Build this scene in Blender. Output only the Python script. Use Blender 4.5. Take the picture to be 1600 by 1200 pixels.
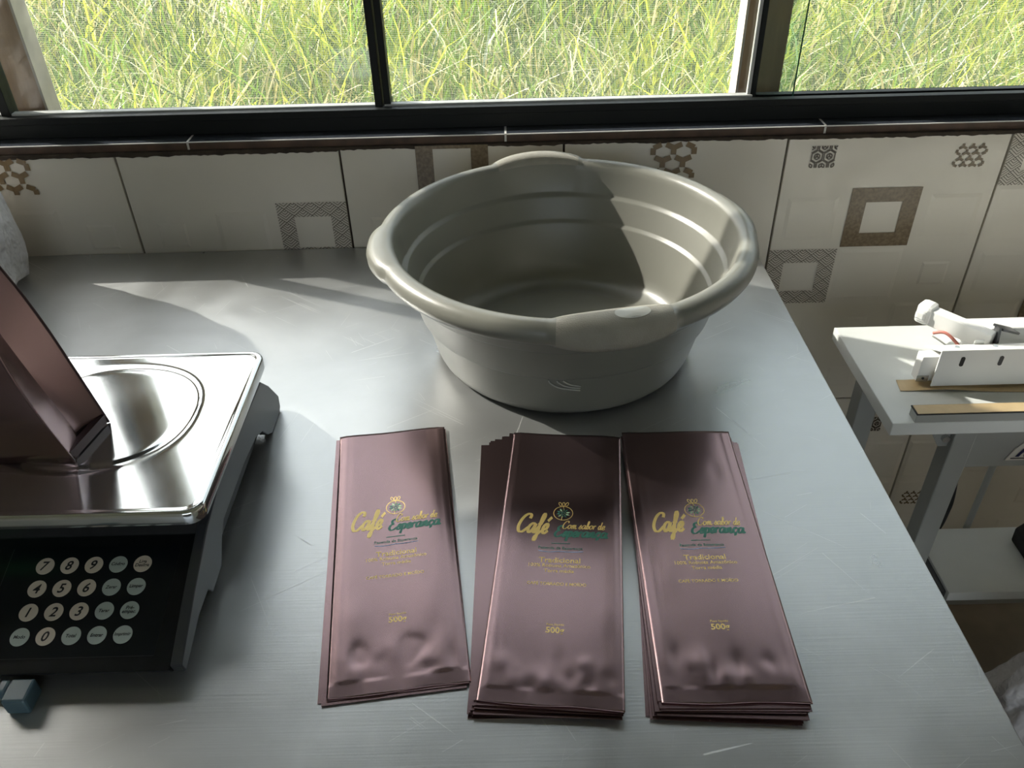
import bpy, bmesh, math, random
import numpy as np
from mathutils import Vector, Matrix

for o in list(bpy.data.objects):
    bpy.data.objects.remove(o)
SC = bpy.context.scene
COL = SC.collection
R = math.radians
rng = random.Random(7)
nr = np.random.RandomState(11)

# ------------------------------------------------------------------ camera
# origin: on the steel table top (z = 0) at the tiled wall (y = 0); the floor is at z = FZ
FZ = -0.87
F_PX, PITCH, ROLL, YAW = 1299.8, 0.63309, -0.02585, -0.00018
CAM = Vector((-0.0857, -1.2004, 0.6020))
cd = bpy.data.cameras.new('camera')
cam = bpy.data.objects.new('camera', cd)
COL.objects.link(cam)
fw = Vector((math.sin(YAW) * math.cos(PITCH), math.cos(YAW) * math.cos(PITCH), -math.sin(PITCH)))
rt = Vector((math.cos(YAW), -math.sin(YAW), 0))
up = rt.cross(fw)
r2 = math.cos(ROLL) * rt + math.sin(ROLL) * up
u2 = -math.sin(ROLL) * rt + math.cos(ROLL) * up
M = Matrix((r2, u2, -fw)).transposed().to_4x4()
M.translation = CAM
cam.matrix_world = M
cd.sensor_width = 36
cd.lens = 36 * F_PX / 1600
cd.clip_start = 0.02
SC.camera = cam

# ------------------------------------------------------------------ sky, sun, exposure
SUN_AZ, SUN_EL = R(-23.5), R(34)          # direction the light travels over the table, height
w = bpy.data.worlds.new('sky')
SC.world = w
w.use_nodes = True
nt = w.node_tree
sky = nt.nodes.new('ShaderNodeTexSky')
sky.sky_type = 'NISHITA'
sky.sun_disc = False
sky.sun_elevation = SUN_EL
sky.sun_rotation = R(-65)
sky.air_density = 1.3
sky.dust_density = 3.0
sky.ozone_density = 1.0
hs = nt.nodes.new('ShaderNodeHueSaturation')
hs.inputs['Saturation'].default_value = 0.45
nt.links.new(sky.outputs[0], hs.inputs['Color'])
nt.links.new(hs.outputs[0], nt.nodes['Background'].inputs[0])
nt.nodes['Background'].inputs[1].default_value = 0.42
sd = bpy.data.lights.new('sun', 'SUN')
sd.energy = 9.2
sd.angle = R(0.6)
sd.color = (1.0, 0.95, 0.86)
sun = bpy.data.objects.new('sun', sd)
COL.objects.link(sun)
d = Vector((math.cos(SUN_AZ) * math.cos(SUN_EL), math.sin(SUN_AZ) * math.cos(SUN_EL), -math.sin(SUN_EL)))
sun.rotation_euler = d.to_track_quat('-Z', 'Y').to_euler()
sun.location = -d * 6
SC.view_settings.view_transform = 'Standard'
SC.view_settings.look = 'None'
SC.view_settings.gamma = 1
SC.view_settings.use_curve_mapping = False
SC.view_settings.exposure = 0.5
SC.cycles.use_denoising = True
SC.cycles.max_bounces = 10
SC.cycles.diffuse_bounces = 5
SC.cycles.transparent_max_bounces = 24
SC.cycles.sample_clamp_indirect = 6.0
SC.cycles.caustics_reflective = False
SC.cycles.caustics_refractive = False


# ------------------------------------------------------------------ materials
def mat(name, col, rough=0.5, metal=0.0, spec=0.5, var=0.0, vscale=8.0, bump=0.0, bscale=60.0,
        stretch=(1, 1, 1), coat=0.0, col2=None, emit=None, es=1.0, aniso=0.0, rvar=0.0):
    m = bpy.data.materials.new(name)
    m.use_nodes = True
    t = m.node_tree
    b = t.nodes['Principled BSDF']
    b.inputs['Base Color'].default_value = (*col, 1)
    b.inputs['Roughness'].default_value = rough
    b.inputs['Metallic'].default_value = metal
    b.inputs['Specular IOR Level'].default_value = spec
    b.inputs['Coat Weight'].default_value = coat
    b.inputs['Coat Roughness'].default_value = 0.1
    b.inputs['Anisotropic'].default_value = aniso
    if emit:
        b.inputs['Emission Color'].default_value = (*emit, 1)
        b.inputs['Emission Strength'].default_value = es
    tc = mp = None
    if var or bump or col2 or rvar:
        tc = t.nodes.new('ShaderNodeTexCoord')
        mp = t.nodes.new('ShaderNodeMapping')
        mp.inputs['Scale'].default_value = stretch
        t.links.new(tc.outputs['Object'], mp.inputs['Vector'])
    if var or col2 or rvar:
        n = t.nodes.new('ShaderNodeTexNoise')
        n.inputs['Scale'].default_value = vscale
        n.inputs['Detail'].default_value = 5
        t.links.new(mp.outputs[0], n.inputs['Vector'])
        if var or col2:
            r = t.nodes.new('ShaderNodeValToRGB')
            a = col2 if col2 else tuple(max(0, c * (1 - var)) for c in col)
            z = col if col2 else tuple(min(1, c * (1 + var)) for c in col)
            r.color_ramp.elements[0].color = (*a, 1)
            r.color_ramp.elements[1].color = (*z, 1)
            r.color_ramp.elements[0].position = 0.35
            r.color_ramp.elements[1].position = 0.65
            t.links.new(n.outputs[0], r.inputs[0])
            t.links.new(r.outputs[0], b.inputs['Base Color'])
        if rvar:
            q = t.nodes.new('ShaderNodeMapRange')
            q.inputs['From Min'].default_value = 0.3
            q.inputs['From Max'].default_value = 0.7
            q.inputs['To Min'].default_value = rough - rvar
            q.inputs['To Max'].default_value = rough + rvar
            t.links.new(n.outputs[0], q.inputs[0])
            t.links.new(q.outputs[0], b.inputs['Roughness'])
    if bump:
        n2 = t.nodes.new('ShaderNodeTexNoise')
        n2.inputs['Scale'].default_value = bscale
        n2.inputs['Detail'].default_value = 3
        t.links.new(mp.outputs[0], n2.inputs['Vector'])
        bp = t.nodes.new('ShaderNodeBump')
        bp.inputs['Strength'].default_value = bump
        bp.inputs['Distance'].default_value = 0.001 if bump < 0.9 else 0.02
        t.links.new(n2.outputs[0], bp.inputs['Height'])
        t.links.new(bp.outputs[0], b.inputs['Normal'])
    return m


def steel_mat():
    m = bpy.data.materials.new('brushed_scratched_steel')
    m.use_nodes = True
    t = m.node_tree
    N, L = t.nodes, t.links
    b = N['Principled BSDF']
    b.inputs['Metallic'].default_value = 0.82
    tc = N.new('ShaderNodeTexCoord')

    def noise(scale, stretch=(1, 1, 1), detail=3, rot=0.0, dist=0.0):
        mp = N.new('ShaderNodeMapping')
        mp.vector_type = 'TEXTURE'
        mp.inputs['Scale'].default_value = tuple(1.0 / q for q in stretch)
        mp.inputs['Rotation'].default_value = (0, 0, rot)
        L.new(tc.outputs['Object'], mp.inputs['Vector'])
        n = N.new('ShaderNodeTexNoise')
        n.inputs['Scale'].default_value = scale
        n.inputs['Detail'].default_value = detail
        n.inputs['Distortion'].default_value = dist
        L.new(mp.outputs[0], n.inputs['Vector'])
        return n.outputs[0]

    def math_(op, a, b_=None):
        n = N.new('ShaderNodeMath')
        n.operation = op
        for i, v in enumerate((a, b_)):
            if v is None:
                continue
            if isinstance(v, (int, float)):
                n.inputs[i].default_value = v
            else:
                L.new(v, n.inputs[i])
        return n.outputs[0]

    smudge = noise(5.0, detail=6, dist=0.4)
    brush = noise(9.0, stretch=(1, 60, 1), detail=4)

    def hair(rot, fine, keep, mscale):          # straight hair-line scratches, broken up by a patchy mask
        n = noise(1.0, stretch=(5, fine, 1), detail=0.0, rot=rot, dist=0.0)
        l = math_('GREATER_THAN', n, keep)
        m_ = math_('GREATER_THAN', noise(mscale, detail=1), 0.55)
        return math_('MULTIPLY', l, m_)
    s = hair(R(32), 620, 0.80, 14.0)
    for rot, fine, keep, ms_ in ((R(-38), 560, 0.80, 11.0), (R(75), 640, 0.81, 13.0), (R(12), 480, 0.81, 9.0), (R(-62), 600, 0.81, 16.0)):
        s = math_('MAXIMUM', s, hair(rot, fine, keep, ms_))
    mr = N.new('ShaderNodeMapRange')
    mr.inputs['From Min'].default_value = 0.3
    mr.inputs['From Max'].default_value = 0.7
    mr.inputs['To Min'].default_value = 0.27
    mr.inputs['To Max'].default_value = 0.44
    L.new(smudge, mr.inputs[0])
    rough = math_('ADD', mr.outputs[0], math_('MULTIPLY', s, 0.2))
    L.new(rough, b.inputs['Roughness'])
    cr = N.new('ShaderNodeValToRGB')
    cr.color_ramp.elements[0].position = 0.3
    cr.color_ramp.elements[1].position = 0.75
    cr.color_ramp.elements[0].color = (0.43, 0.435, 0.43, 1)
    cr.color_ramp.elements[1].color = (0.62, 0.63, 0.635, 1)
    L.new(smudge, cr.inputs[0])
    mx = N.new('ShaderNodeMixRGB')
    mx.inputs[2].default_value = (0.85, 0.85, 0.84, 1)
    L.new(math_('MULTIPLY', s, 0.45), mx.inputs[0])
    L.new(cr.outputs[0], mx.inputs[1])
    L.new(mx.outputs[0], b.inputs['Base Color'])
    bp = N.new('ShaderNodeBump')
    bp.inputs['Strength'].default_value = 0.12
    bp.inputs['Distance'].default_value = 0.0006
    L.new(math_('ADD', brush, math_('MULTIPLY', s, 0.8)), bp.inputs['Height'])
    L.new(bp.outputs[0], b.inputs['Normal'])
    return m


def glass_mat(name, tint, refl=1.0):
    """thin pane: see-through tint with a Fresnel mirror on top"""
    m = bpy.data.materials.new(name)
    m.use_nodes = True
    t = m.node_tree
    t.nodes.remove(t.nodes['Principled BSDF'])
    out = t.nodes['Material Output']
    tr = t.nodes.new('ShaderNodeBsdfTransparent')
    tr.inputs[0].default_value = (*tint, 1)
    gl = t.nodes.new('ShaderNodeBsdfGlossy')
    gl.inputs['Roughness'].default_value = 0.02
    lw = t.nodes.new('ShaderNodeLayerWeight')
    pw = t.nodes.new('ShaderNodeMath'); pw.operation = 'POWER'; pw.inputs[1].default_value = 5
    t.links.new(lw.outputs['Facing'], pw.inputs[0])
    fr = t.nodes.new('ShaderNodeMath'); fr.operation = 'MULTIPLY_ADD'
    fr.inputs[1].default_value = 0.90; fr.inputs[2].default_value = 0.04
    t.links.new(pw.outputs[0], fr.inputs[0])
    mx = t.nodes.new('ShaderNodeMixShader')
    t.links.new(fr.outputs[0], mx.inputs[0])
    t.links.new(tr.outputs[0], mx.inputs[1])
    t.links.new(gl.outputs[0], mx.inputs[2])
    t.links.new(mx.outputs[0], out.inputs[0])
    return m


def screen_mat(pitch=0.0027, wx=0.12, wz=0.19):
    """woven insect mesh: threads along x and z, open holes between"""
    m = bpy.data.materials.new('insect_mesh')
    m.use_nodes = True
    t = m.node_tree
    N, L = t.nodes, t.links
    N.remove(N['Principled BSDF'])
    out = N['Material Output']
    tc = N.new('ShaderNodeTexCoord')
    sp = N.new('ShaderNodeSeparateXYZ')
    L.new(tc.outputs['Object'], sp.inputs[0])

    def line(sock, width):
        a = N.new('ShaderNodeMath'); a.operation = 'DIVIDE'; a.inputs[1].default_value = pitch
        L.new(sock, a.inputs[0])
        f = N.new('ShaderNodeMath'); f.operation = 'FRACT'
        L.new(a.outputs[0], f.inputs[0])
        c = N.new('ShaderNodeMath'); c.operation = 'LESS_THAN'; c.inputs[1].default_value = width
        L.new(f.outputs[0], c.inputs[0])
        return c.outputs[0]
    mx = N.new('ShaderNodeMath'); mx.operation = 'MAXIMUM'
    L.new(line(sp.outputs[0], wx), mx.inputs[0])
    L.new(line(sp.outputs[2], wz), mx.inputs[1])
    tr = N.new('ShaderNodeBsdfTransparent')
    df = N.new('ShaderNodeBsdfDiffuse')
    df.inputs[0].default_value = (0.50, 0.58, 0.40, 1)
    tl = N.new('ShaderNodeBsdfTranslucent')
    tl.inputs[0].default_value = (0.52, 0.60, 0.40, 1)
    ms = N.new('ShaderNodeMixShader'); ms.inputs[0].default_value = 0.5
    L.new(df.outputs[0], ms.inputs[1]); L.new(tl.outputs[0], ms.inputs[2])
    m2 = N.new('ShaderNodeMixShader')
    L.new(mx.outputs[0], m2.inputs[0])
    L.new(tr.outputs[0], m2.inputs[1]); L.new(ms.outputs[0], m2.inputs[2])
    L.new(m2.outputs[0], out.inputs[0])
    return m


def leaf_mat(name, col, trans=0.5, rough=0.45):
    m = bpy.data.materials.new(name)
    m.use_nodes = True
    t = m.node_tree
    N, L = t.nodes, t.links
    b = N['Principled BSDF']
    b.inputs['Base Color'].default_value = (*col, 1)
    b.inputs['Roughness'].default_value = rough
    b.inputs['Specular IOR Level'].default_value = 0.4
    tl = N.new('ShaderNodeBsdfTranslucent')
    tl.inputs[0].default_value = (min(1, col[0] * 1.35), min(1, col[1] * 1.3), col[2], 1)
    mx = N.new('ShaderNodeMixShader')
    mx.inputs[0].default_value = trans
    L.new(b.outputs[0], mx.inputs[1]); L.new(tl.outputs[0], mx.inputs[2])
    L.new(mx.outputs[0], N['Material Output'].inputs[0])
    return m


def film_mat(name, col, alpha, rough=0.25):
    m = mat(name, col, rough, spec=0.6, bump=1.0, bscale=28)
    b = m.node_tree.nodes['Principled BSDF']
    b.inputs['Alpha'].default_value = alpha
    return m


MT = dict(
    steel=steel_mat(),
    steel_side=mat('table_edge_steel', (0.52, 0.53, 0.53), 0.38, 0.85),
    platter=mat('polished_steel', (0.72, 0.74, 0.74), 0.09, 0.96, rvar=0.05, vscale=7, bump=0.02, bscale=18),
    tile=mat('cream_glazed_tile', (0.74, 0.69, 0.60), 0.14, spec=0.5, var=0.04, vscale=5, bump=0.012, bscale=14),
    grout=mat('dark_grout', (0.045, 0.032, 0.022), 0.9, var=0.3, vscale=40),
    brown_print=mat('brown_tile_print', (0.20, 0.15, 0.095), 0.22, var=0.22, vscale=220),
    line_print=mat('dark_line_print', (0.075, 0.058, 0.04), 0.22),
    tan_print=mat('tan_tile_print', (0.24, 0.165, 0.085), 0.22, var=0.08, vscale=60),
    chev_ground=mat('beige_print_ground', (0.63, 0.58, 0.50), 0.18),
    plaster=mat('white_plaster', (0.72, 0.70, 0.66), 0.85, var=0.04, vscale=3),
    ceiling=mat('ceiling_white', (0.78, 0.77, 0.74), 0.9),
    floor=mat('brown_floor_tile', (0.20, 0.165, 0.125), 0.4, var=0.18, vscale=9),
    sill_top=mat('dark_granite', (0.035, 0.04, 0.05), 0.15, var=0.3, vscale=300),
    sill_front=mat('brown_sill_edge', (0.075, 0.042, 0.026), 0.6, var=0.35, vscale=30),
    joint_glint=mat('pale_joint_sunlit_arris', (0.62, 0.60, 0.57), 0.5),  # pale joint filler; on the arris the tone stands for sunlight
    black_alu=mat('black_aluminium', (0.010, 0.012, 0.012), 0.5, spec=0.2),
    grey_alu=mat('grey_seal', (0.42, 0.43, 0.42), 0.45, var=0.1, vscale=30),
    wood=mat('weathered_timber', (0.52, 0.35, 0.21), 0.85, col2=(0.34, 0.22, 0.13), vscale=14, stretch=(3, 3, 0.4), bump=0.3, bscale=50),
    side_light=mat('timber_side_light', (0.55, 0.50, 0.43), 0.85, var=0.15, vscale=20),  # light on the post sides, put into the colour
    glass=glass_mat('window_glass', (0.975, 0.985, 0.978)),
    glass_tint=glass_mat('tinted_window_glass', (0.82, 0.89, 0.86)),
    glass_edge=mat('green_glass_edge', (0.05, 0.16, 0.12), 0.2),
    screen=screen_mat(),
    soil=mat('dry_soil', (0.05, 0.045, 0.022), 0.95, var=0.4, vscale=6),
    g1=leaf_mat('grass_green', (0.12, 0.22, 0.03), 0.5),
    g2=leaf_mat('grass_yellow_green', (0.33, 0.37, 0.05), 0.55),
    g3=leaf_mat('grass_dry_straw', (0.54, 0.45, 0.25), 0.4),
    g4=leaf_mat('grass_dark_green', (0.022, 0.06, 0.015), 0.3),
    g5=leaf_mat('seed_head', (0.80, 0.75, 0.60), 0.45),
    basin=mat('grey_plastic', (0.19, 0.188, 0.163), 0.33, spec=0.5, var=0.035, vscale=9, bump=0.02, bscale=40),
    grip=mat('grained_grey_plastic', (0.29, 0.275, 0.235), 0.6, spec=0.35, var=0.06, vscale=50, bump=0.55, bscale=850),
    logo=mat('logo_highlight_plastic', (0.46, 0.46, 0.42), 0.2),  # basin moulding with its highlights painted in as paler grey
    foil=mat('satin_maroon_foil', (0.275, 0.186, 0.190), 0.27, 1.0),
    foil_in=mat('dark_foil', (0.05, 0.028, 0.030), 0.35, 0.5),
    gold=mat('gold_ink', (0.86, 0.64, 0.23), 0.4, 0.35),
    green_ink=mat('teal_ink', (0.05, 0.20, 0.15), 0.45, 0.3),
    mint_ink=mat('mint_ink', (0.42, 0.62, 0.40), 0.5),
    blue_ink=mat('light_blue_ink', (0.33, 0.44, 0.70), 0.5),
    scale_black=mat('black_scale_plastic', (0.007, 0.008, 0.009), 0.42, spec=0.25, var=0.2, vscale=90),
    scale_panel=mat('black_keypad_film', (0.006, 0.008, 0.010), 0.3, spec=0.25),
    scale_grey=mat('dark_grey_plastic', (0.035, 0.037, 0.042), 0.3),
    key_cream=mat('cream_key', (0.62, 0.55, 0.46), 0.5),
    key_grey=mat('pale_grey_key', (0.40, 0.46, 0.43), 0.5),
    ink=mat('black_ink', (0.01, 0.01, 0.012), 0.6),
    lcd=mat('green_display', (0.02, 0.15, 0.03), 0.3, emit=(0.15, 0.9, 0.25), es=1.2),
    rubber=mat('black_rubber', (0.012, 0.012, 0.012), 0.7),
    blue_foot=mat('clear_blue_plastic', (0.07, 0.12, 0.15), 0.3, spec=0.6),
    bench=mat('pale_grey_enamel', (0.66, 0.68, 0.66), 0.42, var=0.02, vscale=20),
    bench_leg=mat('grey_enamel', (0.33, 0.34, 0.32), 0.45, var=0.04, vscale=10),
    white_metal=mat('white_enamel', (0.80, 0.80, 0.78), 0.35),
    gold_tape=mat('tan_ptfe_tape', (0.50, 0.37, 0.20), 0.4, var=0.08, vscale=40),
    chrome=mat('zinc_bolt', (0.6, 0.6, 0.58), 0.25, 0.9),
    red_wire=mat('salmon_wire', (0.55, 0.20, 0.16), 0.5),
    navy=mat('navy_ink', (0.010, 0.013, 0.07), 0.4),
    sticker=mat('cream_sticker', (0.62, 0.60, 0.54), 0.4),
    film=film_mat('clear_film', (0.82, 0.80, 0.82), 0.7),
    film2=film_mat('white_film', (0.78, 0.77, 0.78), 0.85, 0.4),
    bag_fill=mat('brown_coffee_packets', (0.36, 0.31, 0.31), 0.5, var=0.5, vscale=18),
)


# ------------------------------------------------------------------ object helpers
def tag(o, label=None, cat=None, group=None, kind=None):
    if label: o['label'] = label
    if cat: o['category'] = cat
    if group: o['group'] = group
    if kind: o['kind'] = kind
    return o


def thing(name, label, cat, loc=(0, 0, 0), rz=0.0, group=None):
    o = bpy.data.objects.new(name, None)
    o.empty_display_size = 0.02
    COL.objects.link(o)
    o.location = loc
    o.rotation_euler = (0, 0, rz)
    return tag(o, label, cat, group)


def wloc(o):
    v = Vector((0, 0, 0))
    while o is not None:
        v = v + o.location
        o = o.parent
    return v


def link(name, me, m, parent=None, smooth=False):
    o = bpy.data.objects.new(name, me)
    COL.objects.link(o)
    ms = m if isinstance(m, (list, tuple)) else [m]
    for x in ms:
        if x is not None and len(me.materials) < len(ms):
            me.materials.append(x)
    if parent is not None:
        o.parent = parent
    if smooth:
        me.polygons.foreach_set('use_smooth', [True] * len(me.polygons))
    return o


def mk(name, verts, faces, m, parent=None, smooth=False, world=True):
    """verts in world metres; stored relative to the (unrotated) parent"""
    off = wloc(parent) if (parent is not None and world) else Vector((0, 0, 0))
    me = bpy.data.meshes.new(name)
    me.from_pydata([(v[0] - off.x, v[1] - off.y, v[2] - off.z) for v in verts], [], [tuple(f) for f in faces])
    me.update()
    return link(name, me, m, parent, smooth)


def from_bm(name, bm, m, parent=None, smooth=False, world=True):
    off = wloc(parent) if (parent is not None and world) else Vector((0, 0, 0))
    bmesh.ops.recalc_face_normals(bm, faces=bm.faces[:])
    bmesh.ops.translate(bm, verts=bm.verts[:], vec=-off)
    me = bpy.data.meshes.new(name)
    bm.to_mesh(me)
    bm.free()
    return link(name, me, m, parent, smooth)


def bm_box(bm, x0, x1, y0, y1, z0, z1, bev=0.0, seg=2):
    r = bmesh.ops.create_cube(bm, size=1.0)
    vs = r['verts']
    for v in vs:
        v.co = Vector(((x0 + x1) / 2 + v.co.x * (x1 - x0), (y0 + y1) / 2 + v.co.y * (y1 - y0), (z0 + z1) / 2 + v.co.z * (z1 - z0)))
    if bev:
        es = list({e for v in vs for e in v.link_edges})
        bmesh.ops.bevel(bm, geom=es, offset=bev, segments=seg, affect='EDGES', profile=0.5)


def box(name, b, m, parent=None, bev=0.0, world=True):
    bm = bmesh.new()
    bm_box(bm, *b, bev=bev)
    return from_bm(name, bm, m, parent, world=world)


def bar_between(name, a, b, wx, wz, m, parent=None, bev=0.0):
    """a square bar of section wx x wz from point a to point b"""
    a, b = Vector(a), Vector(b)
    bm = bmesh.new()
    L = (b - a).length
    bm_box(bm, -wx / 2, wx / 2, -wz / 2, wz / 2, 0, L, bev=bev)
    q = (b - a).to_track_quat('Z', 'Y')
    bmesh.ops.transform(bm, matrix=Matrix.Translation(a) @ q.to_matrix().to_4x4(), verts=bm.verts[:])
    return from_bm(name, bm, m, parent)


def catmull(pts, n=6, closed=False):
    P = [Vector(p) for p in pts]
    out = []
    m = len(P)
    for i in range(m if closed else m - 1):
        p0 = P[(i - 1) % m] if closed or i > 0 else P[i]
        p1, p2 = P[i], P[(i + 1) % m]
        p3 = P[(i + 2) % m] if closed or i + 2 < m else P[i + 1]
        for k in range(n):
            t = k / n
            out.append(0.5 * ((2 * p1) + (p2 - p0) * t + (2 * p0 - 5 * p1 + 4 * p2 - p3) * t * t + (3 * p1 - p0 - 3 * p2 + p3) * t ** 3))
    if not closed:
        out.append(P[-1])
    return out


def tube(name, pts, rad, m, parent=None, seg=8, n=6):
    P = catmull(pts, n)
    vs, fs = [], []
    for i, p in enumerate(P):
        tdir = (P[min(i + 1, len(P) - 1)] - P[max(i - 1, 0)]).normalized()
        a = tdir.orthogonal().normalized() if i == 0 else (a - tdir * a.dot(tdir)).normalized()
        b = tdir.cross(a)
        for k in range(seg):
            q = 2 * math.pi * k / seg
            vs.append(p + rad * (math.cos(q) * a + math.sin(q) * b))
    for i in range(len(P) - 1):
        for k in range(seg):
            fs.append((i * seg + k, i * seg + (k + 1) % seg, (i + 1) * seg + (k + 1) % seg, (i + 1) * seg + k))
    fs.append(tuple(range(seg))[::-1])
    fs.append(tuple(range((len(P) - 1) * seg, len(P) * seg)))
    return mk(name, vs, fs, m, parent, True)


def prism(name, poly, axis, a, b, m, parent=None, bev=0.0):
    """extrude a polygon: axis 'x' takes (y, z) points, 'y' takes (x, z), 'z' takes (x, y)"""
    bm = bmesh.new()

    def P(p, t):
        return {'x': (t, p[0], p[1]), 'y': (p[0], t, p[1]), 'z': (p[0], p[1], t)}[axis]
    A = [bm.verts.new(P(p, a)) for p in poly]
    B = [bm.verts.new(P(p, b)) for p in poly]
    bm.faces.new(A)
    bm.faces.new(B[::-1])
    n = len(poly)
    for i in range(n):
        bm.faces.new((A[i], A[(i + 1) % n], B[(i + 1) % n], B[i]))
    if bev:
        bmesh.ops.recalc_face_normals(bm, faces=bm.faces[:])
        es = [e for e in bm.edges if e.calc_face_angle(0) > 0.5]
        bmesh.ops.bevel(bm, geom=es, offset=bev, segments=2, affect='EDGES', profile=0.5)
    return from_bm(name, bm, m, parent)


def cyl(name, c, r, h, m, parent=None, axis='z', seg=24, bev=0.0):
    bm = bmesh.new()
    bmesh.ops.create_cone(bm, cap_ends=True, segments=seg, radius1=r, radius2=r, depth=h)
    if bev:
        es = [e for e in bm.edges if e.calc_face_angle(0) > 0.8]
        bmesh.ops.bevel(bm, geom=es, offset=bev, segments=2, affect='EDGES', profile=0.5)
    q = {'z': Matrix.Identity(4), 'x': Matrix.Rotation(R(90), 4, 'Y'), 'y': Matrix.Rotation(R(90), 4, 'X')}[axis]
    bmesh.ops.transform(bm, matrix=Matrix.Translation(Vector(c)) @ q, verts=bm.verts[:])
    return from_bm(name, bm, m, parent)


def structure(o):
    return tag(o, kind='structure')


# 2-D strokes clipped to a rectangle, used for printed motifs
def clip_seg(a, b, r):
    x0, x1, y0, y1 = r
    dx, dy = b[0] - a[0], b[1] - a[1]
    t0, t1 = 0.0, 1.0
    for pp, q in ((-dx, a[0] - x0), (dx, x1 - a[0]), (-dy, a[1] - y0), (dy, y1 - a[1])):
        if abs(pp) < 1e-12:
            if q < 0: return None
        else:
            t = q / pp
            if pp < 0: t0 = max(t0, t)
            else: t1 = min(t1, t)
    if t0 >= t1: return None
    return (a[0] + t0 * dx, a[1] + t0 * dy), (a[0] + t1 * dx, a[1] + t1 * dy)


def strokes_mesh(name, segs, width, y, m, parent):
    """segments in the wall plane (x, z) as flat ribbons at depth y"""
    vs, fs = [], []
    for (a, b) in segs:
        dx, dz = b[0] - a[0], b[1] - a[1]
        l = math.hypot(dx, dz)
        if l < 1e-5: continue
        nx, nz = -dz / l * width / 2, dx / l * width / 2
        k = len(vs)
        y = y - 4e-6 if k % 36 else y + 3.2e-5 * (k > 0)
        vs += [(a[0] + nx, y, a[1] + nz), (b[0] + nx, y, b[1] + nz), (b[0] - nx, y, b[1] - nz), (a[0] - nx, y, a[1] - nz)]
        fs.append((k, k + 3, k + 2, k + 1))
    return mk(name, vs, fs, m, parent)


# ================================================================== THE ROOM
XL, XR, YF, CZ = -3.0, 2.3, -3.2, 1.78
WX0, WX1, WZ0, WZ1 = -2.15, 1.55, 0.160, 1.22       # window opening
bm = bmesh.new()
bm_box(bm, XL, XR, 0.008, 0.11, FZ, WZ0)
bm_box(bm, XL, XR, 0.008, 0.11, WZ1, CZ)
bm_box(bm, XL, WX0, 0.008, 0.11, WZ0, WZ1)
bm_box(bm, WX1, XR, 0.008, 0.11, WZ0, WZ1)
wall_back = structure(from_bm('wall_back', bm, MT['grout']))
structure(box('floor', (XL - 0.1, XR + 0.1, YF - 0.1, 0.008, FZ - 0.1, FZ), MT['floor']))
structure(box('ceiling', (XL - 0.1, XR + 0.1, YF - 0.1, 0.11, CZ, CZ + 0.1), MT['ceiling']))
structure(box('wall_left', (XL - 0.1, XL, YF - 0.1, 0.11, FZ, CZ), MT['plaster']))
structure(box('wall_right', (XR, XR + 0.1, YF - 0.1, 0.11, FZ, CZ), MT['plaster']))
bm = bmesh.new()                                       # wall behind the photographer, with an unseen wide opening added for fill skylight
bm_box(bm, XL, -1.0, YF - 0.1, YF, FZ, CZ)
bm_box(bm, 1.0, XR, YF - 0.1, YF, FZ, CZ)
bm_box(bm, -1.0, 1.0, YF - 0.1, YF, 1.35, CZ)
structure(from_bm('wall_front', bm, MT['plaster']))

# ---- wall tiles, each a piece of the wall
P = 0.333
RH = 0.1025
GR = 0.0016
Z1, ZB = 0.1615, -0.331


def relief(bm, x0, x1, z0, z1, h, e=0.004):
    """a softly raised rectangle on the tile face"""
    a = [(x0, 0, z0), (x1, 0, z0), (x1, 0, z1), (x0, 0, z1)]
    b = [(x0 + e, -h, z0 + e), (x1 - e, -h, z0 + e), (x1 - e, -h, z1 - e), (x0 + e, -h, z1 - e)]
    A = [bm.verts.new(p) for p in a]
    B = [bm.verts.new(p) for p in b]
    bm.faces.new(B)
    for i in range(4):
        bm.faces.new((A[i], A[(i + 1) % 4], B[(i + 1) % 4], B[i]))


def frame_print(tile, x0, z0, s, kind, zmax=9):
    """a square frame print, s wide and RH high, half of it open in the middle"""
    w_, h_ = s, RH
    e = 0.0015
    xa, xb, za, zb = x0 + e, x0 + w_ - e, z0 + e, min(z0 + h_ - e, zmax)
    ia, ib, ja, jb = x0 + w_ * .245, x0 + w_ * .755, z0 + h_ * .245, z0 + h_ * .755
    rects = [(xa, ia, za, zb), (ib, xb, za, zb), (ia, ib, za, ja), (ia, ib, jb, zb)]
    y = -0.0012
    vs, fs = [], []
    for r in rects:
        k = len(vs)
        vs += [(r[0], y, r[2]), (r[1], y, r[2]), (r[1], y, r[3]), (r[0], y, r[3])]
        fs.append((k, k + 1, k + 2, k + 3))
    if kind == 'brown':
        mk('print_frame', vs, fs, MT['brown_print'], tile)
        return
    mk('print_frame', vs, fs, MT['chev_ground'], tile)
    segs = []
    da, db = w_ / 8, h_ / 9
    for r in rects:
        for i in range(-1, 10):
            for j in range(-1, 11):
                if (i + j) % 2: continue
                cx, cz = x0 + i * da, z0 + j * db
                for q in range(5):
                    dl = 2 * db * q / 5
                    t = da * (2 * db - dl) / (2 * db)
                    for sx in (-1, 1):
                        s_ = clip_seg((cx, cz - db + dl), (cx + sx * t, cz - db + dl + t * db / da), r)
                        if s_: segs.append(s_)
    strokes_mesh('print_lines', segs, 0.0009, y - 0.0003, MT['line_print'], tile)


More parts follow.
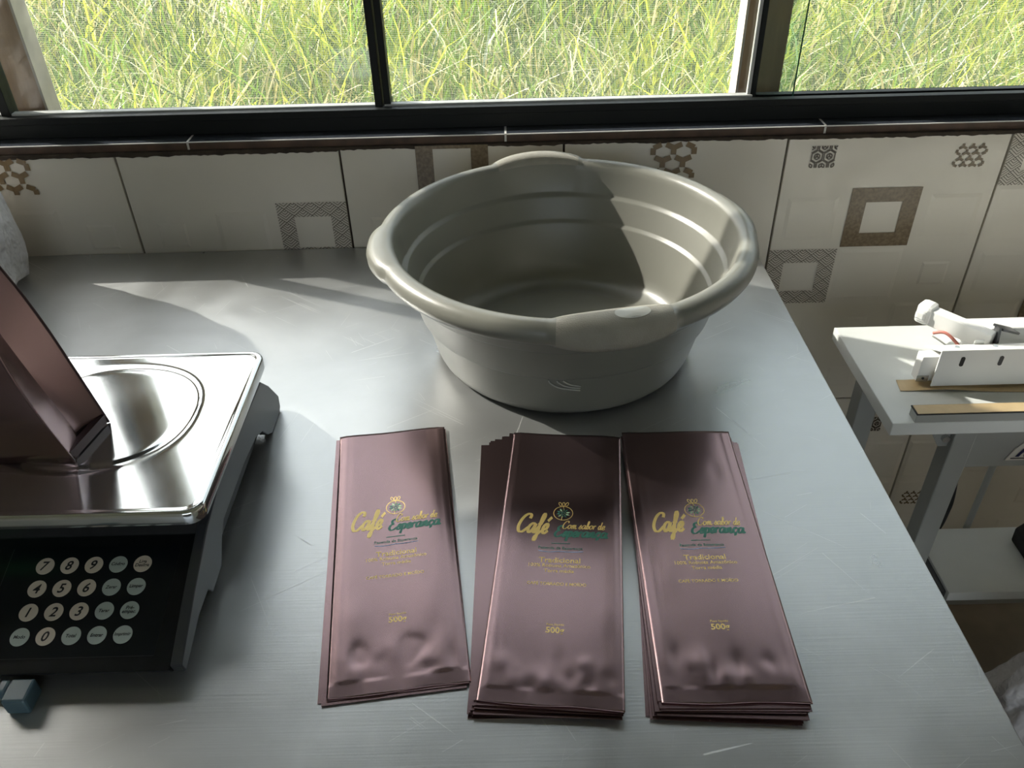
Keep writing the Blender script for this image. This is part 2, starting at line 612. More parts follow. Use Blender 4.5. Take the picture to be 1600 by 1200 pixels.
def tri_print(tile, cx, cz, wd, ht, n=2, m='tan_print'):
    """three-armed stars on a honeycomb grid, cut to a small rectangle"""
    r = (cx - wd / 2, cx + wd / 2, cz - ht / 2, cz + ht / 2)
    segs = []
    a = wd / n
    hgt = ht / n
    for i in range(-1, n + 2):
        for j in range(-1, n + 2):
            ox = r[0] + i * a + (a / 2 if j % 2 else 0)
            oz = r[2] + j * hgt * 0.75 + hgt * .3
            for q in (90, 210, 330):
                t = R(q + (180 if n == 2 else 0))
                e = (ox + math.cos(t) * a * .45, oz + math.sin(t) * hgt * .40)
                s_ = clip_seg((ox, oz), e, r)
                if s_: segs.append(s_)
    strokes_mesh('print_motif', segs, a * 0.27, -0.0013, MT[m], tile)


def hex_print(tile, cx, cz, wd, ht):
    r = (cx - wd / 2, cx + wd / 2, cz - ht / 2, cz + ht / 2)
    segs = []
    a = wd / 2
    rows = ht / 2 * 0.9
    for i in range(-1, 4):
        for j in range(-1, 4):
            ox = r[0] + i * a + (a / 2 if j % 2 else 0)
            oz = r[2] + j * rows + rows * .15
            for rad in (0.50, 0.24):
                pts = [(ox + rad * a * math.cos(R(60 * k + 30)), oz + rad * rows * 1.25 * math.sin(R(60 * k + 30))) for k in range(7)]
                for k in range(6):
                    s_ = clip_seg(pts[k], pts[k + 1], r)
                    if s_: segs.append(s_)
            for q in (90, 210, 330):
                s_ = clip_seg((ox, oz), (ox + a * .2 * math.cos(R(q)), oz + rows * .25 * math.sin(R(q))), r)
                if s_: segs.append(s_)
    strokes_mesh('print_motif', segs, 0.0018, -0.0013, MT['line_print'], tile)


tiles = {}
for k in range(-9, 7):
    for row in (0, 1):
        x0, x1 = k * P + GR, (k + 1) * P - GR
        if row == 0:
            z0, z1 = ZB + GR, Z1 - (0.002 if k > 0 or k < -1 else 0)
        else:
            z0, z1 = FZ + 0.002, ZB - GR
        bm = bmesh.new()
        bm_box(bm, x0, x1, 0, 0.0082, z0, z1, bev=0.0008, seg=1)
        base = ZB if row == 0 else ZB - 5 * RH
        rr = random.Random(100 + k * 7 + row)
        for c in range(3):
            for q in range(5):
                cx0, cz0 = k * P + c * P / 3, base + q * RH
                if cz0 + RH > z1 + 0.001 or cz0 < z0 - 0.004:
                    continue
                t = rr.random()
                if t < 0.3:
                    relief(bm, cx0 + 0.004, cx0 + P / 3 - 0.004, cz0 + 0.004, cz0 + RH - 0.004, 0.0008, .006)
                elif t < 0.6:
                    relief(bm, cx0 + 0.033, cx0 + P / 3 - 0.033, cz0 + 0.03, cz0 + RH - 0.03, 0.0009)
                elif t < 0.75:
                    relief(bm, cx0 + 0.016, cx0 + P / 3 - 0.016, cz0 + 0.015, cz0 + RH - 0.015, 0.0008, .006)
        tiles[(k, row)] = from_bm('tile', bm, MT['tile'], wall_back)
T = lambda k, r=0: tiles[(k, r)]
rowz = lambda q: ZB + q * RH
tri_print(T(-3), -0.829, 0.1285, 0.060, 0.054, 2)
frame_print(T(-2), -P / 3 - P, rowz(3), P / 3, 'chev')
frame_print(T(-1), -2 * P / 3, rowz(4), P / 3, 'brown', zmax=Z1)
tri_print(T(0), 0.1635, 0.128, 0.061, 0.053, 2)
hex_print(T(1), 0.389, 0.129, 0.037, 0.034)
tri_print(T(1), 0.611, 0.126, 0.044, 0.037, 3, 'brown_print')
frame_print(T(1), P + P / 3, rowz(3), P / 3, 'brown')
frame_print(T(1), P, rowz(2), P / 3, 'chev')
frame_print(T(2), 2 * P, rowz(4) - 0.004, P / 3, 'chev', zmax=Z1 - 0.004)
frame_print(T(2), 2 * P + P / 3, rowz(1), P / 3, 'brown')
hex_print(T(1, 1), 0.585, -0.392, 0.034, 0.034)
tri_print(T(2, 1), 0.71, -0.585, 0.040, 0.036, 3, 'brown_print')
frame_print(T(1, 1), P, rowz(-3), P / 3, 'chev')

# ---- sill of granite slabs, ragged mortar below it
SB, ST = 0.1625, 0.1745
joints = [WX0, -1.5, -1.025, -0.555, -0.086, 0.386, 0.86, WX1]
sill = structure(box('trim_1', (WX0, WX1, 0.012, 0.108, WZ0 - 0.001, SB + 0.001), MT['joint_glint']))
sill['label'] = 'dark granite window sill laid in slabs above the wall tiles'
for a, b in zip(joints[:-1], joints[1:]):
    box('sill_slab', (a + 0.0016, b - 0.0016, 0.0045, 0.108, SB, ST - 0.0006), MT['sill_front'], sill, bev=0.0006)
    box('sill_face', (a + 0.0016, b - 0.0016, 0.0060, 0.108, ST - 0.0008, ST), MT['sill_top'], sill)
    box('sunlit_arris', (a + 0.0016, b - 0.0016, 0.0043, 0.0060, ST - 0.0014, ST - 0.0001), MT['joint_glint'], sill)  # sunlight along the sill edge, painted as a pale strip
for x in joints[1:-1]:
    box('sill_joint', (x - 0.0015, x + 0.0015, 0.0046, 0.0335, SB, ST + 0.0002), MT['joint_glint'], sill)
vs, fs = [], []
n = 700
zz = 0.0
for i in range(n + 1):
    x = WX0 + (WX1 - WX0) * i / n
    zz = zz * 0.75 + rng.uniform(-1, 1) * 0.0013
    lo = 0.1600 - abs(zz) - 0.0010 - (0.002 if x > 0.333 or x < -0.333 else 0)
    vs += [(x, 0.0046, SB + 0.0004), (x, -0.0012, SB - 0.0006), (x, -0.0010, lo), (x, 0.004, lo)]
for i in range(n):
    for k in range(3):
        fs.append((i * 4 + k, i * 4 + 4 + k, i * 4 + 5 + k, i * 4 + 1 + k))
mk('mortar_line', vs, fs, MT['grout'], sill)

# ---- window: black aluminium frame, sliding panes
win = structure(box('window_1', (WX0, WX1, 0.036, 0.100, ST, ST + 0.022), MT['black_alu'], bev=0.001))
win['label'] = 'wide sliding window with black aluminium frame over the tiled wall'
FT = ST + 0.022
box('frame_rail', (WX0, WX1, 0.034, 0.048, FT - 0.002, FT + 0.009), MT['black_alu'], win, bev=0.001)
box('frame_head', (WX0, WX1, 0.036, 0.100, WZ1 - 0.04, WZ1), MT['black_alu'], win, bev=0.001)
box('frame_jamb', (WX0, WX0 + 0.03, 0.036, 0.100, FT, WZ1 - 0.04), MT['black_alu'], win, bev=0.001)
box('frame_jamb', (WX1 - 0.03, WX1, 0.036, 0.100, FT, WZ1 - 0.04), MT['black_alu'], win, bev=0.001)
# pale bead lit along the foot of the panes
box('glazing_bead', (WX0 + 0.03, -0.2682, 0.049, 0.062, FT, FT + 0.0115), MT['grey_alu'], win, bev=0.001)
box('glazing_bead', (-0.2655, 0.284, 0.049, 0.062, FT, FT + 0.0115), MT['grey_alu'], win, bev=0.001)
box('glazing_bead', (0.291, WX1 - 0.03, 0.066, 0.074, FT, FT + 0.006), MT['black_alu'], win, bev=0.001)
zb, zt = FT + 0.004, WZ1 - 0.04
box('mullion', (-0.279, -0.268, 0.046, 0.070, zb, zt), MT['black_alu'], win, bev=0.0012)
box('mullion', (-0.266, -0.256, 0.050, 0.072, zb, zt), MT['black_alu'], win, bev=0.0012)
box('mullion', (-0.836, -0.822, 0.046, 0.072, zb, zt), MT['black_alu'], win, bev=0.0012)
box('mullion', (0.2815, 0.2895, 0.052, 0.074, zb, zt), MT['black_alu'], win, bev=0.0012)
box('pane_seal', (0.2765, 0.2812, 0.053, 0.060, zb, zt), MT['grey_alu'], win)
box('pane', (WX0 + 0.03, -0.836, 0.058, 0.061, zb, zt), MT['glass'], win)
box('pane', (-0.822, -0.279, 0.058, 0.061, zb, zt), MT['glass'], win)
box('pane', (-0.256, 0.2815, 0.062, 0.065, zb, zt), MT['glass'], win)
box('pane', (0.2897, WX1 - 0.03, 0.068, 0.071, zb, zt), MT['glass'], win)
box('pane', (0.2897, 0.345, 0.052, 0.055, zb, zt), MT['glass_tint'], win)
box('pane_edge', (0.345, 0.3462, 0.052, 0.055, zb, zt), MT['glass_edge'], win)

# ---- outside: timber posts with an insect screen, grassy bank
for x0, x1, nm in ((-0.895, -0.812, 'l'), (0.283, 0.350, 'r'), (1.30, 1.37, 'x')):
    lab = {'l': 'weathered brown timber post outside the window beside the standing coffee bag',
           'r': 'timber post with sunlit white edge outside the window above the grey basin',
           'x': 'timber post outside the window beyond the sealer bench'}[nm]
    t = thing('timber_post', lab, 'post', ((x0 + x1) / 2, 0.15, -0.45), group='posts carrying the insect screen')
    box('post_body', (x0, x1, 0.132, 0.166, -0.45, 1.6), MT['wood'], t, bev=0.002)
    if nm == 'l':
        box('side_face_light', (x1, x1 + 0.004, 0.128, 0.168, -0.45, 1.6), MT['side_light'], t)  # side face of the post, its lighter tone painted on
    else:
        box('side_face_light', (x0 - 0.004, x0, 0.128, 0.168, -0.45, 1.6), MT['side_light'], t)  # sunlit side face of the post, painted pale
scr = mk('insect_screen', [(-3.0, 0.172, -0.4), (2.2, 0.172, -0.4), (2.2, 0.172, 1.55), (-3.0, 0.172, 1.55)], [(0, 1, 2, 3)], MT['screen'])
tag(scr, 'fine pale insect mesh stretched across the outside of the window', 'insect screen')

gx0, gx1, gy0, gy1 = -7.0, 8.0, 0.30, 12.0


def ground_z(x, y):
    b = -0.62 + 0.10 * (y - 0.3) + 0.012 * (y - 0.3) ** 2
    return b + 0.06 * math.sin(1.3 * x + 0.7 * y) + 0.04 * math.sin(2.9 * x - 1.1 * y)


nx, ny = 60, 48
vs = [(gx0 + (gx1 - gx0) * i / nx, gy0 + (gy1 - gy0) * j / ny, ground_z(gx0 + (gx1 - gx0) * i / nx, gy0 + (gy1 - gy0) * j / ny)) for j in range(ny + 1) for i in range(nx + 1)]
fs = [(j * (nx + 1) + i, j * (nx + 1) + i + 1, (j + 1) * (nx + 1) + i + 1, (j + 1) * (nx + 1) + i) for j in range(ny) for i in range(nx)]
structure(mk('ground_bank', vs, fs, MT['soil'], smooth=True))


def grass(name, N, yr, hr, wr, mats, weights, label, bend=0.5, seed=1, clump=0.6):
    g = np.random.RandomState(seed)
    # blades gather in tufts
    nc = max(40, N // 14)
    cy = yr[0] + (yr[1] - yr[0]) * g.rand(nc) ** 1.5
    cx = -0.5 + 0.0 * cy + (g.rand(nc) - 0.5) * (4.2 + 2.6 * cy)
    ci = g.randint(0, nc, N)
    sp = 0.05 + 0.09 * clump
    x = cx[ci] + g.randn(N) * sp
    y = np.maximum(0.36, cy[ci] + g.randn(N) * sp)
    z = np.array([ground_z(a, b) for a, b in zip(x, y)])
    hc = hr[0] + (hr[1] - hr[0]) * g.rand(nc)
    h = hc[ci] * (0.6 + 0.6 * g.rand(N))
    wd = wr[0] + (wr[1] - wr[0]) * g.rand(N)
    az = g.rand(N) * 2 * np.pi
    lean = bend * (0.15 + g.rand(N)) * h
    lx, ly = np.cos(az) * lean + 0.05 * h, np.sin(az) * lean
    fa = g.rand(N) * np.pi
    px, py = np.cos(fa) * wd / 2, np.sin(fa) * wd / 2
    ts = [0.0, 0.4, 0.75, 1.0]
    V = np.zeros((N, 7, 3))
    ly = np.maximum(ly, 0.20 - y)
    for s, t in enumerate(ts):
        bx, by = x + lx * t ** 2, y + ly * t ** 2
        bz = z - 0.01 + h * (t - 0.28 * bend * t ** 3)
        k = 1 - 0.75 * t
        if s < 3:
            V[:, 2 * s] = np.stack([bx - px * k, by - py * k, bz], 1)
            V[:, 2 * s + 1] = np.stack([bx + px * k, by + py * k, bz], 1)
        else:
            V[:, 6] = np.stack([bx, by, bz], 1)
    base = (np.arange(N) * 7)[:, None]
    quads = np.stack([base + np.array([[0, 1, 3, 2]]), base + np.array([[2, 3, 5, 4]])], 1).reshape(-1, 4)
    tris = base + np.array([[4, 5, 6]])
    me = bpy.data.meshes.new(name)
    me.vertices.add(N * 7)
    me.vertices.foreach_set('co', V.ravel())
    nl = quads.size + tris.size
    me.loops.add(nl)
    me.loops.foreach_set('vertex_index', np.concatenate([quads.ravel(), tris.ravel()]).astype(np.int32))
    me.polygons.add(3 * N)
    st = np.concatenate([np.arange(2 * N) * 4, 8 * N + np.arange(N) * 3]).astype(np.int32)
    me.polygons.foreach_set('loop_start', st)
    mc = g.choice(len(mats), nc, p=np.array(weights) / sum(weights))
    mi = np.where(g.rand(N) < 0.6, mc[ci], g.choice(len(mats), N, p=np.array(weights) / sum(weights)))
    me.polygons.foreach_set('material_index', np.concatenate([np.repeat(mi, 2), mi]).astype(np.int32))
    me.update(calc_edges=True)
    me.validate()
    return me, mats


gm = [grass('tall_grass', 34000, (0.5, 6.5), (0.24, 0.52), (0.007, 0.016), ['g1', 'g2', 'g4', 'g3'], [4, 4.5, 2.5, 1.2], '', 0.75, 3),
      grass('short_grass', 40000, (0.35, 6.0), (0.10, 0.26), (0.005, 0.012), ['g4', 'g1', 'g2', 'g3'], [5.5, 4, 2, 1.2], '', 1.0, 5, 1.2),
      grass('dry_grass', 15000, (0.6, 6.5), (0.22, 0.50), (0.005, 0.012), ['g3', 'g5', 'g2'], [3, 4, 1], '', 1.3, 9, 0.9)]
names = ['g1', 'g2', 'g3', 'g4', 'g5']
bm = bmesh.new()
for me, mats in gm:
    idx = np.zeros(len(me.polygons), dtype=np.int32)
    me.polygons.foreach_get('material_index', idx)
    lut = np.array([names.index(m) for m in mats], dtype=np.int32)
    me.polygons.foreach_set('material_index', lut[idx])
    bm.from_mesh(me)
    bpy.data.meshes.remove(me)
me = bpy.data.meshes.new('grass')
bm.to_mesh(me)
bm.free()
tag(link('grass', me, [MT[m] for m in names]), 'tall tangled green and straw-coloured grass on the bank outside the window', 'grass', kind='stuff')

# ================================================================== STEEL TABLE
TX0, TX1, TY0, TY1 = -1.35, 0.2955, -0.95, -0.003
tb = thing('steel_table', 'long brushed stainless steel work table with scratched top against the tiled wall', 'table', (-0.53, -0.47, FZ))
box('table_top', (TX0, TX1, TY0, TY1, -0.003, 0.0), MT['steel'], tb, bev=0.0012)
bm = bmesh.new()
e = 0.0012
bm_box(bm, TX1 - 0.003, TX1 - 0.0005, TY0 + e, TY1 - e, -0.04, -0.003)
bm_box(bm, TX0 + 0.0005, TX0 + 0.003, TY0 + e, TY1 - e, -0.04, -0.003)
bm_box(bm, TX0 + e, TX1 - e, TY0 + 0.0005, TY0 + 0.003, -0.04, -0.003)
bm_box(bm, TX0 + e, TX1 - e, TY1 - 0.003, TY1 - 0.0005, -0.04, -0.003)
from_bm('apron', bm, MT['steel_side'], tb)
for lx in (TX0 + 0.06, TX1 - 0.10):
    for ly in (TY0 + 0.06, TY1 - 0.08):
        cyl('leg', (lx, ly, (FZ - 0.003) / 2), 0.019, -FZ - 0.003, MT['steel_side'], tb, seg=20)
box('under_shelf', (TX0 + 0.04, TX1 - 0.08, TY0 + 0.05, TY1 - 0.07, FZ + 0.16, FZ + 0.185), MT['steel_side'], tb, bev=0.002)

# ================================================================== GREY BASIN
BC = Vector((-0.018, -0.290, 0.0))
bas = thing('plastic_basin', 'large round grey plastic basin with grained grips standing on the steel table', 'basin', BC)
NA = 240
#        r      z      dr_grip  dz_grip  rim?
prof = [(0.000, 0.0030, 0, 0, 0), (0.090, 0.0030, 0, 0, 0), (0.134, 0.0030, 0, 0, 0), (0.136, 0.0000, 0, 0, 0), (0.146, 0.0004, 0, 0, 0), (0.154, 0.003, 0, 0, 0),
        (0.1595, 0.009, 0, 0, 0), (0.1635, 0.018, 0, 0, 0), (0.1760, 0.0670, 0, 0, 0), (0.1768, 0.0690, 0, 0, 0), (0.1798, 0.0696, 0, 0, 0), (0.1808, 0.0712, 0, 0, 0),
        (0.1918, 0.1120, 0, 0, 0), (0.1926, 0.1140, 0, 0, 0), (0.1960, 0.1146, 0, 0, 0), (0.1970, 0.1165, 0, 0, 0), (0.2035, 0.138, .2, 0, 0), (0.2060, 0.1425, .4, 0, 0),
        (0.2120, 0.1440, 1, -.2, 1), (0.2195, 0.1418, 1, -.3, 1), (0.2235, 0.1425, 1, -.2, 1), (0.2262, 0.1470, 1, 0, 1), (0.2268, 0.1530, 1, .6, 1), (0.2240, 0.1605, 1, .92, 1),
        (0.2185, 0.1650, .75, 1, 1), (0.2120, 0.1662, .2, 1.05, 1), (0.2065, 0.1640, -.1, .95, 1), (0.2035, 0.1590, 0, .4, 1), (0.2020, 0.1520, .15, 0, 0),
        (0.1965, 0.1250, .25, 0, 0), (0.1955, 0.1225, .25, 0, 0), (0.1920, 0.1205, 0, 0, 0), (0.1905, 0.1180, 0, 0, 0), (0.1830, 0.0905, 0, 0, 0), (0.1818, 0.0885, 0, 0, 0),
        (0.1785, 0.0870, 0, 0, 0), (0.1772, 0.0845, 0, 0, 0), (0.1650, 0.0330, 0, 0, 0), (0.1600, 0.0190, 0, 0, 0), (0.1500, 0.0105, 0, 0, 0), (0.1400, 0.0072, 0, 0, 0),
        (0.128, 0.0062, 0, 0, 0), (0.124, 0.0074, 0, 0, 0), (0.116, 0.0076, 0, 0, 0), (0.060, 0.0076, 0, 0, 0), (0.000, 0.0076, 0, 0, 0)]
grips = [(96.5, 16.5, .0105, .0085), (-80.0, 16.5, .0105, .0085), (-171.0, 14.5, .010, .0015), (9.0, 14.5, .004, .0005)]


def grip_at(deg):
    for gi, (c, hw, dr, dz) in enumerate(grips):
        t = ((deg - c + 180) % 360 - 180) / hw
        if abs(t) < 1:
            k = (1 - t * t) ** 0.8
            return gi, (0.12 + 0.88 * k) * dr, (0.10 + 0.90 * k) * dz
    return -1, 0.0, 0.0


angs = [360.0 * i / NA for i in range(NA)]
V = []
for a in angs:
    gi, dr, dz = grip_at(a)
    for (r, z, kr, kz, rim) in prof:
        rr = r + kr * dr
        V.append((BC.x + rr * math.cos(R(a)), BC.y + rr * math.sin(R(a)), z + kz * dz))
npf = len(prof)
fb, fgs = [], {0: [], 1: [], 2: [], 3: []}
for i in range(NA):
    j = (i + 1) % NA
    g0, g1 = grip_at(angs[i])[0], grip_at(angs[j])[0]
    for k in range(npf - 1):
        f = (i * npf + k, j * npf + k, j * npf + k + 1, i * npf + k + 1)
        if k == 0: f = (i * npf, j * npf + 1, i * npf + 1)
        if k == npf - 2: f = (i * npf + k, j * npf + k, i * npf + k + 1)
        if prof[k][4] and prof[k + 1][4] and g0 >= 0 and g1 == g0 and g0 in (0, 1):
            fgs[g0].append(f)
        else:
            fb.append(f)


def compact(V, F):
    idx, out = {}, []
    nf = []
    for f in F:
        q = []
        for v in f:
            if v not in idx:
                idx[v] = len(out)
                out.append(V[v])
            q.append(idx[v])
        nf.append(q)
    return out, nf


body = mk('basin_body', *compact(V, fb), MT['basin'], bas, True)
for g in (0, 1):
    mk('grip', *compact(V, fgs[g]), MT['grip'], bas, True)
# moulded logo: three nested curved strokes on the front wall
a0 = -93.0


def on_wall(deg, z, off=0.0010):
    for (ra, za, *_), (rb, zb_, *_) in zip(prof[7:12], prof[8:13]):
        if za <= z <= zb_:
            r = ra + (rb - ra) * (z - za) / max(1e-6, zb_ - za)
            return Vector((BC.x + (r + off) * math.cos(R(deg)), BC.y + (r + off) * math.sin(R(deg)), z))
    return Vector((BC.x + 0.172 * math.cos(R(deg)), BC.y + 0.172 * math.sin(R(deg)), z))


for (dx, dz, sc_) in ((0, 0, 1.0), (3.0, 0.0035, .72), (5.2, 0.007, .45)):
    pts = [on_wall(a0 - 6 + dx, 0.0655), on_wall(a0 - 5.2 + dx * .9, 0.060 + dz * .6), on_wall(a0 - 1.5 + dx * .6, 0.053 + dz * .9), on_wall(a0 + 5.5, 0.049 + dz)]
    tube('logo_stroke', pts, 0.0009, MT['logo'], bas, seg=6)
# moulded oval maker's stamp on the front grip


def rim_pt(deg, t):
    """a point on the rolled rim: t runs over the profile from the outer side (22) to the inner side (26)"""
    gi, dr, dz = grip_at(deg)
    k = int(t)
    A_, B_ = prof[k], prof[k + 1]
    q = [a + (b - a) * (t - k) for a, b in zip(A_, B_)]
    r, z = q[0] + q[2] * dr, q[1] + q[3] * dz
    return (BC.x + r * math.cos(R(deg)), BC.y + r * math.sin(R(deg)), z + 0.0004)


ov = [rim_pt(-76, 24.6)] + [rim_pt(-76 + f_ * 5.0 * math.cos(2 * math.pi * k / 28), 24.6 - f_ * 0.8 * math.sin(2 * math.pi * k / 28)) for f_ in (.5, 1.0) for k in range(28)]
mk('stamp', ov, [(0, 1 + k, 1 + (k + 1) % 28) for k in range(28)] + [(1 + k, 29 + k, 29 + (k + 1) % 28, 1 + (k + 1) % 28) for k in range(28)], MT['logo'], bas, True)


# ================================================================== LETTERING
def text_mesh(txt, size, shear=0.0, bold=0.0, spacing=1.0, line=1.0):
    cu = bpy.data.curves.new('lettering', 'FONT')
    cu.body = txt
    cu.size = size
    cu.shear = shear
    cu.offset = bold
    cu.align_x = 'CENTER'
    cu.align_y = 'BOTTOM_BASELINE' if '\n' not in txt else 'CENTER'
    cu.space_character = spacing
    cu.space_line = line
    cu.resolution_u = 3
    o = bpy.data.objects.new('lettering', cu)
    me = bpy.data.meshes.new_from_object(o)
    bpy.data.objects.remove(o)
    bpy.data.curves.remove(cu)
    co = np.zeros(len(me.vertices) * 3)
    me.vertices.foreach_get('co', co)
    fs = [tuple(p.vertices) for p in me.polygons]
    bpy.data.meshes.remove(me)
    return co.reshape(-1, 3)[:, :2], fs


GLY = {
    'C': (1.30, [[(1.22, 1.5), (1.25, 1.85), (.9, 2.0), (.45, 1.7), (.15, 1.1), (.1, .5), (.35, .05), (.8, .05), (1.3, .5)]]),
    'a': (1.10, [[(.85, .8), (.55, 1.0), (.2, .75), (.1, .35), (.3, .02), (.6, .25), (.87, .98)], [(.87, .98), (.8, .3), (.92, .02), (1.15, .25)]]),
    'f': (0.72, [[(.0, .25), (.35, .9), (.62, 1.75), (.5, 2.1), (.36, 1.7), (.3, .6), (.25, -.55), (.1, -.75), (.08, -.45), (.45, .02), (.75, .25)], [(.05, .95), (.62, 1.02)]]),
    'e': (0.78, [[(.05, .3), (.5, .5), (.62, .85), (.42, 1.0), (.14, .7), (.12, .25), (.4, .0), (.8, .3)]]),
    'o': (0.95, [[(.55, 1.0), (.2, .85), (.08, .4), (.3, .02), (.65, .2), (.75, .65), (.55, 1.0), (.7, .82), (1.0, .85)]]),
    'm': (1.25, [[(.1, 0), (.15, .5), (.2, .95)], [(.15, .4), (.4, .95), (.55, .8), (.5, 0)], [(.5, .4), (.8, .95), (.95, .8), (.9, .2), (1.08, .02), (1.3, .25)]]),
    's': (0.72, [[(0, .15), (.42, .98), (.48, .6), (.58, .25), (.35, 0), (.1, .12)]]),
    'b': (0.75, [[(.0, .2), (.4, 1.2), (.4, 1.9), (.2, 1.9), (.12, .5), (.3, .02), (.6, .3), (.58, .8), (.35, .65)]]),
    'r': (0.62, [[(.08, 0), (.15, .95)], [(.13, .6), (.4, .95), (.58, .82)]]),
    'd': (0.95, [[(.6, .8), (.35, .98), (.1, .5), (.25, .02), (.55, .3), (.75, 1.9)], [(.75, 1.9), (.65, .3), (.78, .02), (1, .2)]]),
    'E': (1.15, [[(1.0, 1.65), (.75, 2.0), (.3, 1.75), (.35, 1.3), (.65, 1.1)], [(.65, 1.1), (.2, .95), (.05, .4), (.35, .0), (.8, .1), (1.15, .45)]]),
    'p': (0.82, [[(.05, .7), (.2, .95), (.15, 0), (.05, -.75)], [(.17, .5), (.4, .98), (.7, .7), (.55, .1), (.2, .1)]]),
    'n': (0.92, [[(.1, 0), (.15, .5), (.2, .95)], [(.15, .4), (.45, .95), (.6, .8), (.55, .2), (.72, .02), (.95, .25)]]),
    'c': (0.75, [[(.62, .75), (.45, 1.0), (.15, .7), (.12, .25), (.4, .0), (.75, .25)]]),
}
GLY['é'] = (0.78, GLY['e'][1] + [[(.45, 1.3), (.82, 1.75)]])
GLY['ç'] = (0.75, GLY['c'][1] + [[(.40, 0), (.47, -.25), (.22, -.38)]])


def script_mesh(txt, xh, weight, shear=0.22):
    """brush-script lettering: smooth pen strokes as flat ribbons (x-height xh)"""
    vs, fs = [], []
    pen = 0.0
    for ch in txt:
        if ch == ' ':
            pen += 0.55
            continue
        adv, ss = GLY[ch]
        for s in ss:
            pts = catmull([(a + pen, b, 0) for a, b in s], 5)
            k = len(vs)
            for i, p in enumerate(pts):
                t = (pts[min(i + 1, len(pts) - 1)] - pts[max(i - 1, 0)])
                t = t.normalized() if t.length > 1e-9 else Vector((1, 0, 0))
                wgt = weight * (0.45 + 0.65 * abs(t.y)) / 2
                nrm = Vector((-t.y, t.x, 0)) * wgt
                for q in (p + nrm, p - nrm):
                    vs.append(((q.x + shear * q.y) * xh, q.y * xh))
            for i in range(len(pts) - 1):
                fs.append((k + 2 * i, k + 2 * i + 1, k + 2 * i + 3, k + 2 * i + 2))
        pen += adv
    return np.array(vs), fs, pen * xh


# ================================================================== COFFEE BAGS (flat, empty, stacked)
BW, BL, BT = 0.1175, 0.332, 0.0007


def bag_relief(seed, strength=1.0):
    r = random.Random(seed)
    bumps = []
    for k in range(16):                                   # crumple just above the foot seal
        bumps.append((r.uniform(-.052, .052), r.uniform(.016, .045), r.uniform(.004, .009), r.uniform(.006, .014), r.choice((-1, 1)) * r.uniform(.0002, .0008)))
    for k in range(9):                                    # soft dents up the sides
        bumps.append((r.choice((-1, 1)) * r.uniform(.030, .050), r.uniform(.05, .31), r.uniform(.006, .012), r.uniform(.012, .03), r.choice((-1, 1)) * r.uniform(.0001, .0004)))
    ph = r.uniform(0, 6)

    def h(u, v):
        e = max(0.0, 1 - abs(u) / (BW / 2))
        z = 0.0011 * min(1, e * 5) * (0.75 + .25 * math.sin(v * 14 + ph))
        z += 0.0004 * math.exp(-((abs(u) - .0505) / .0013) ** 2)      # folded gusset lines along both sides
        z -= 0.0003 * math.exp(-((abs(u) - .0475) / .0012) ** 2)
        z += 0.0006 * math.sin(u * 55 + ph) * min(1, e * 3)
        for (bu, bv, su, sv, am) in bumps:
            z += strength * am * math.exp(-((u - bu) / su) ** 2 - ((v - bv) / sv) ** 2)
        if v < .013: z = z * (v / .013) * .5 + .0004 * (math.sin(u * 160 + ph) * .5 + .5)
        z += 0.0003 * (abs(u - .031) < .0008 and v < .034) - 0.0002 * (abs(u + .029) < .0008 and v < .03)
        z += 0.0012 * max(0, (v - .29) / .042) ** 2
        return BT + max(0.00005, z)
    return h


def bag_mesh(h=None, nu=48, nv=110):
    vs, fs = [], []
    if h is None:
        nu, nv = 4, 2
    us = [-BW / 2 + BW * i / nu for i in range(nu + 1)]
    vv = [BL * j / nv for j in range(nv + 1)]
    if h is not None:
        vv = [BL * (j / nv) ** 1.25 for j in range(nv + 1)]
    for v in vv:
        for u in us:
            wav = 0.0008 * math.sin(u * 70) if (h is not None and v == 0) else 0
            vs.append((u, v + wav, h(u, v) if h else BT))
    W_ = nu + 1
    for j in range(nv):
        for i in range(nu):
            fs.append((j * W_ + i, j * W_ + i + 1, (j + 1) * W_ + i + 1, (j + 1) * W_ + i))
    # closed underside
    ring = list(range(W_)) + [j * W_ + nu for j in range(1, nv + 1)] + [nv * W_ + i for i in range(nu - 1, -1, -1)] + [j * W_ for j in range(nv - 1, 0, -1)]
    b0 = len(vs)
    for q in ring:
        vs.append((vs[q][0], vs[q][1], 0.0))
    n_ = len(ring)
    for k in range(n_):
        fs.append((ring[k], b0 + k, b0 + (k + 1) % n_, ring[(k + 1) % n_]))
    fs.append(tuple(range(b0 + n_ - 1, b0 - 1, -1)))
    return vs, fs


flat = None
_v, _f = bag_mesh(None)
flat_me = bpy.data.meshes.new('bag_body')
flat_me.from_pydata(_v, [], _f)
flat_me.update()
flat_me.materials.append(MT['foil'])


def decal(name, xy, fs, u0, v0, h, m, parent, lift=0.00018):
    vs = [(a + u0, b + v0, h(a + u0, b + v0) + lift) for a, b in xy]
    o = mk(name, vs, fs, m, parent, world=False)
    return o


def ring_fs(cx, cy, r, wd, n=36):
    xy, fs = [], []
    for k in range(n):
        q = 2 * math.pi * k / n
        xy += [(cx + r * math.cos(q), cy + r * math.sin(q)), (cx + (r - wd) * math.cos(q), cy + (r - wd) * math.sin(q))]
    for k in range(n):
        j = (k + 1) % n
        fs.append((2 * k, 2 * j, 2 * j + 1, 2 * k + 1))
    return xy, fs


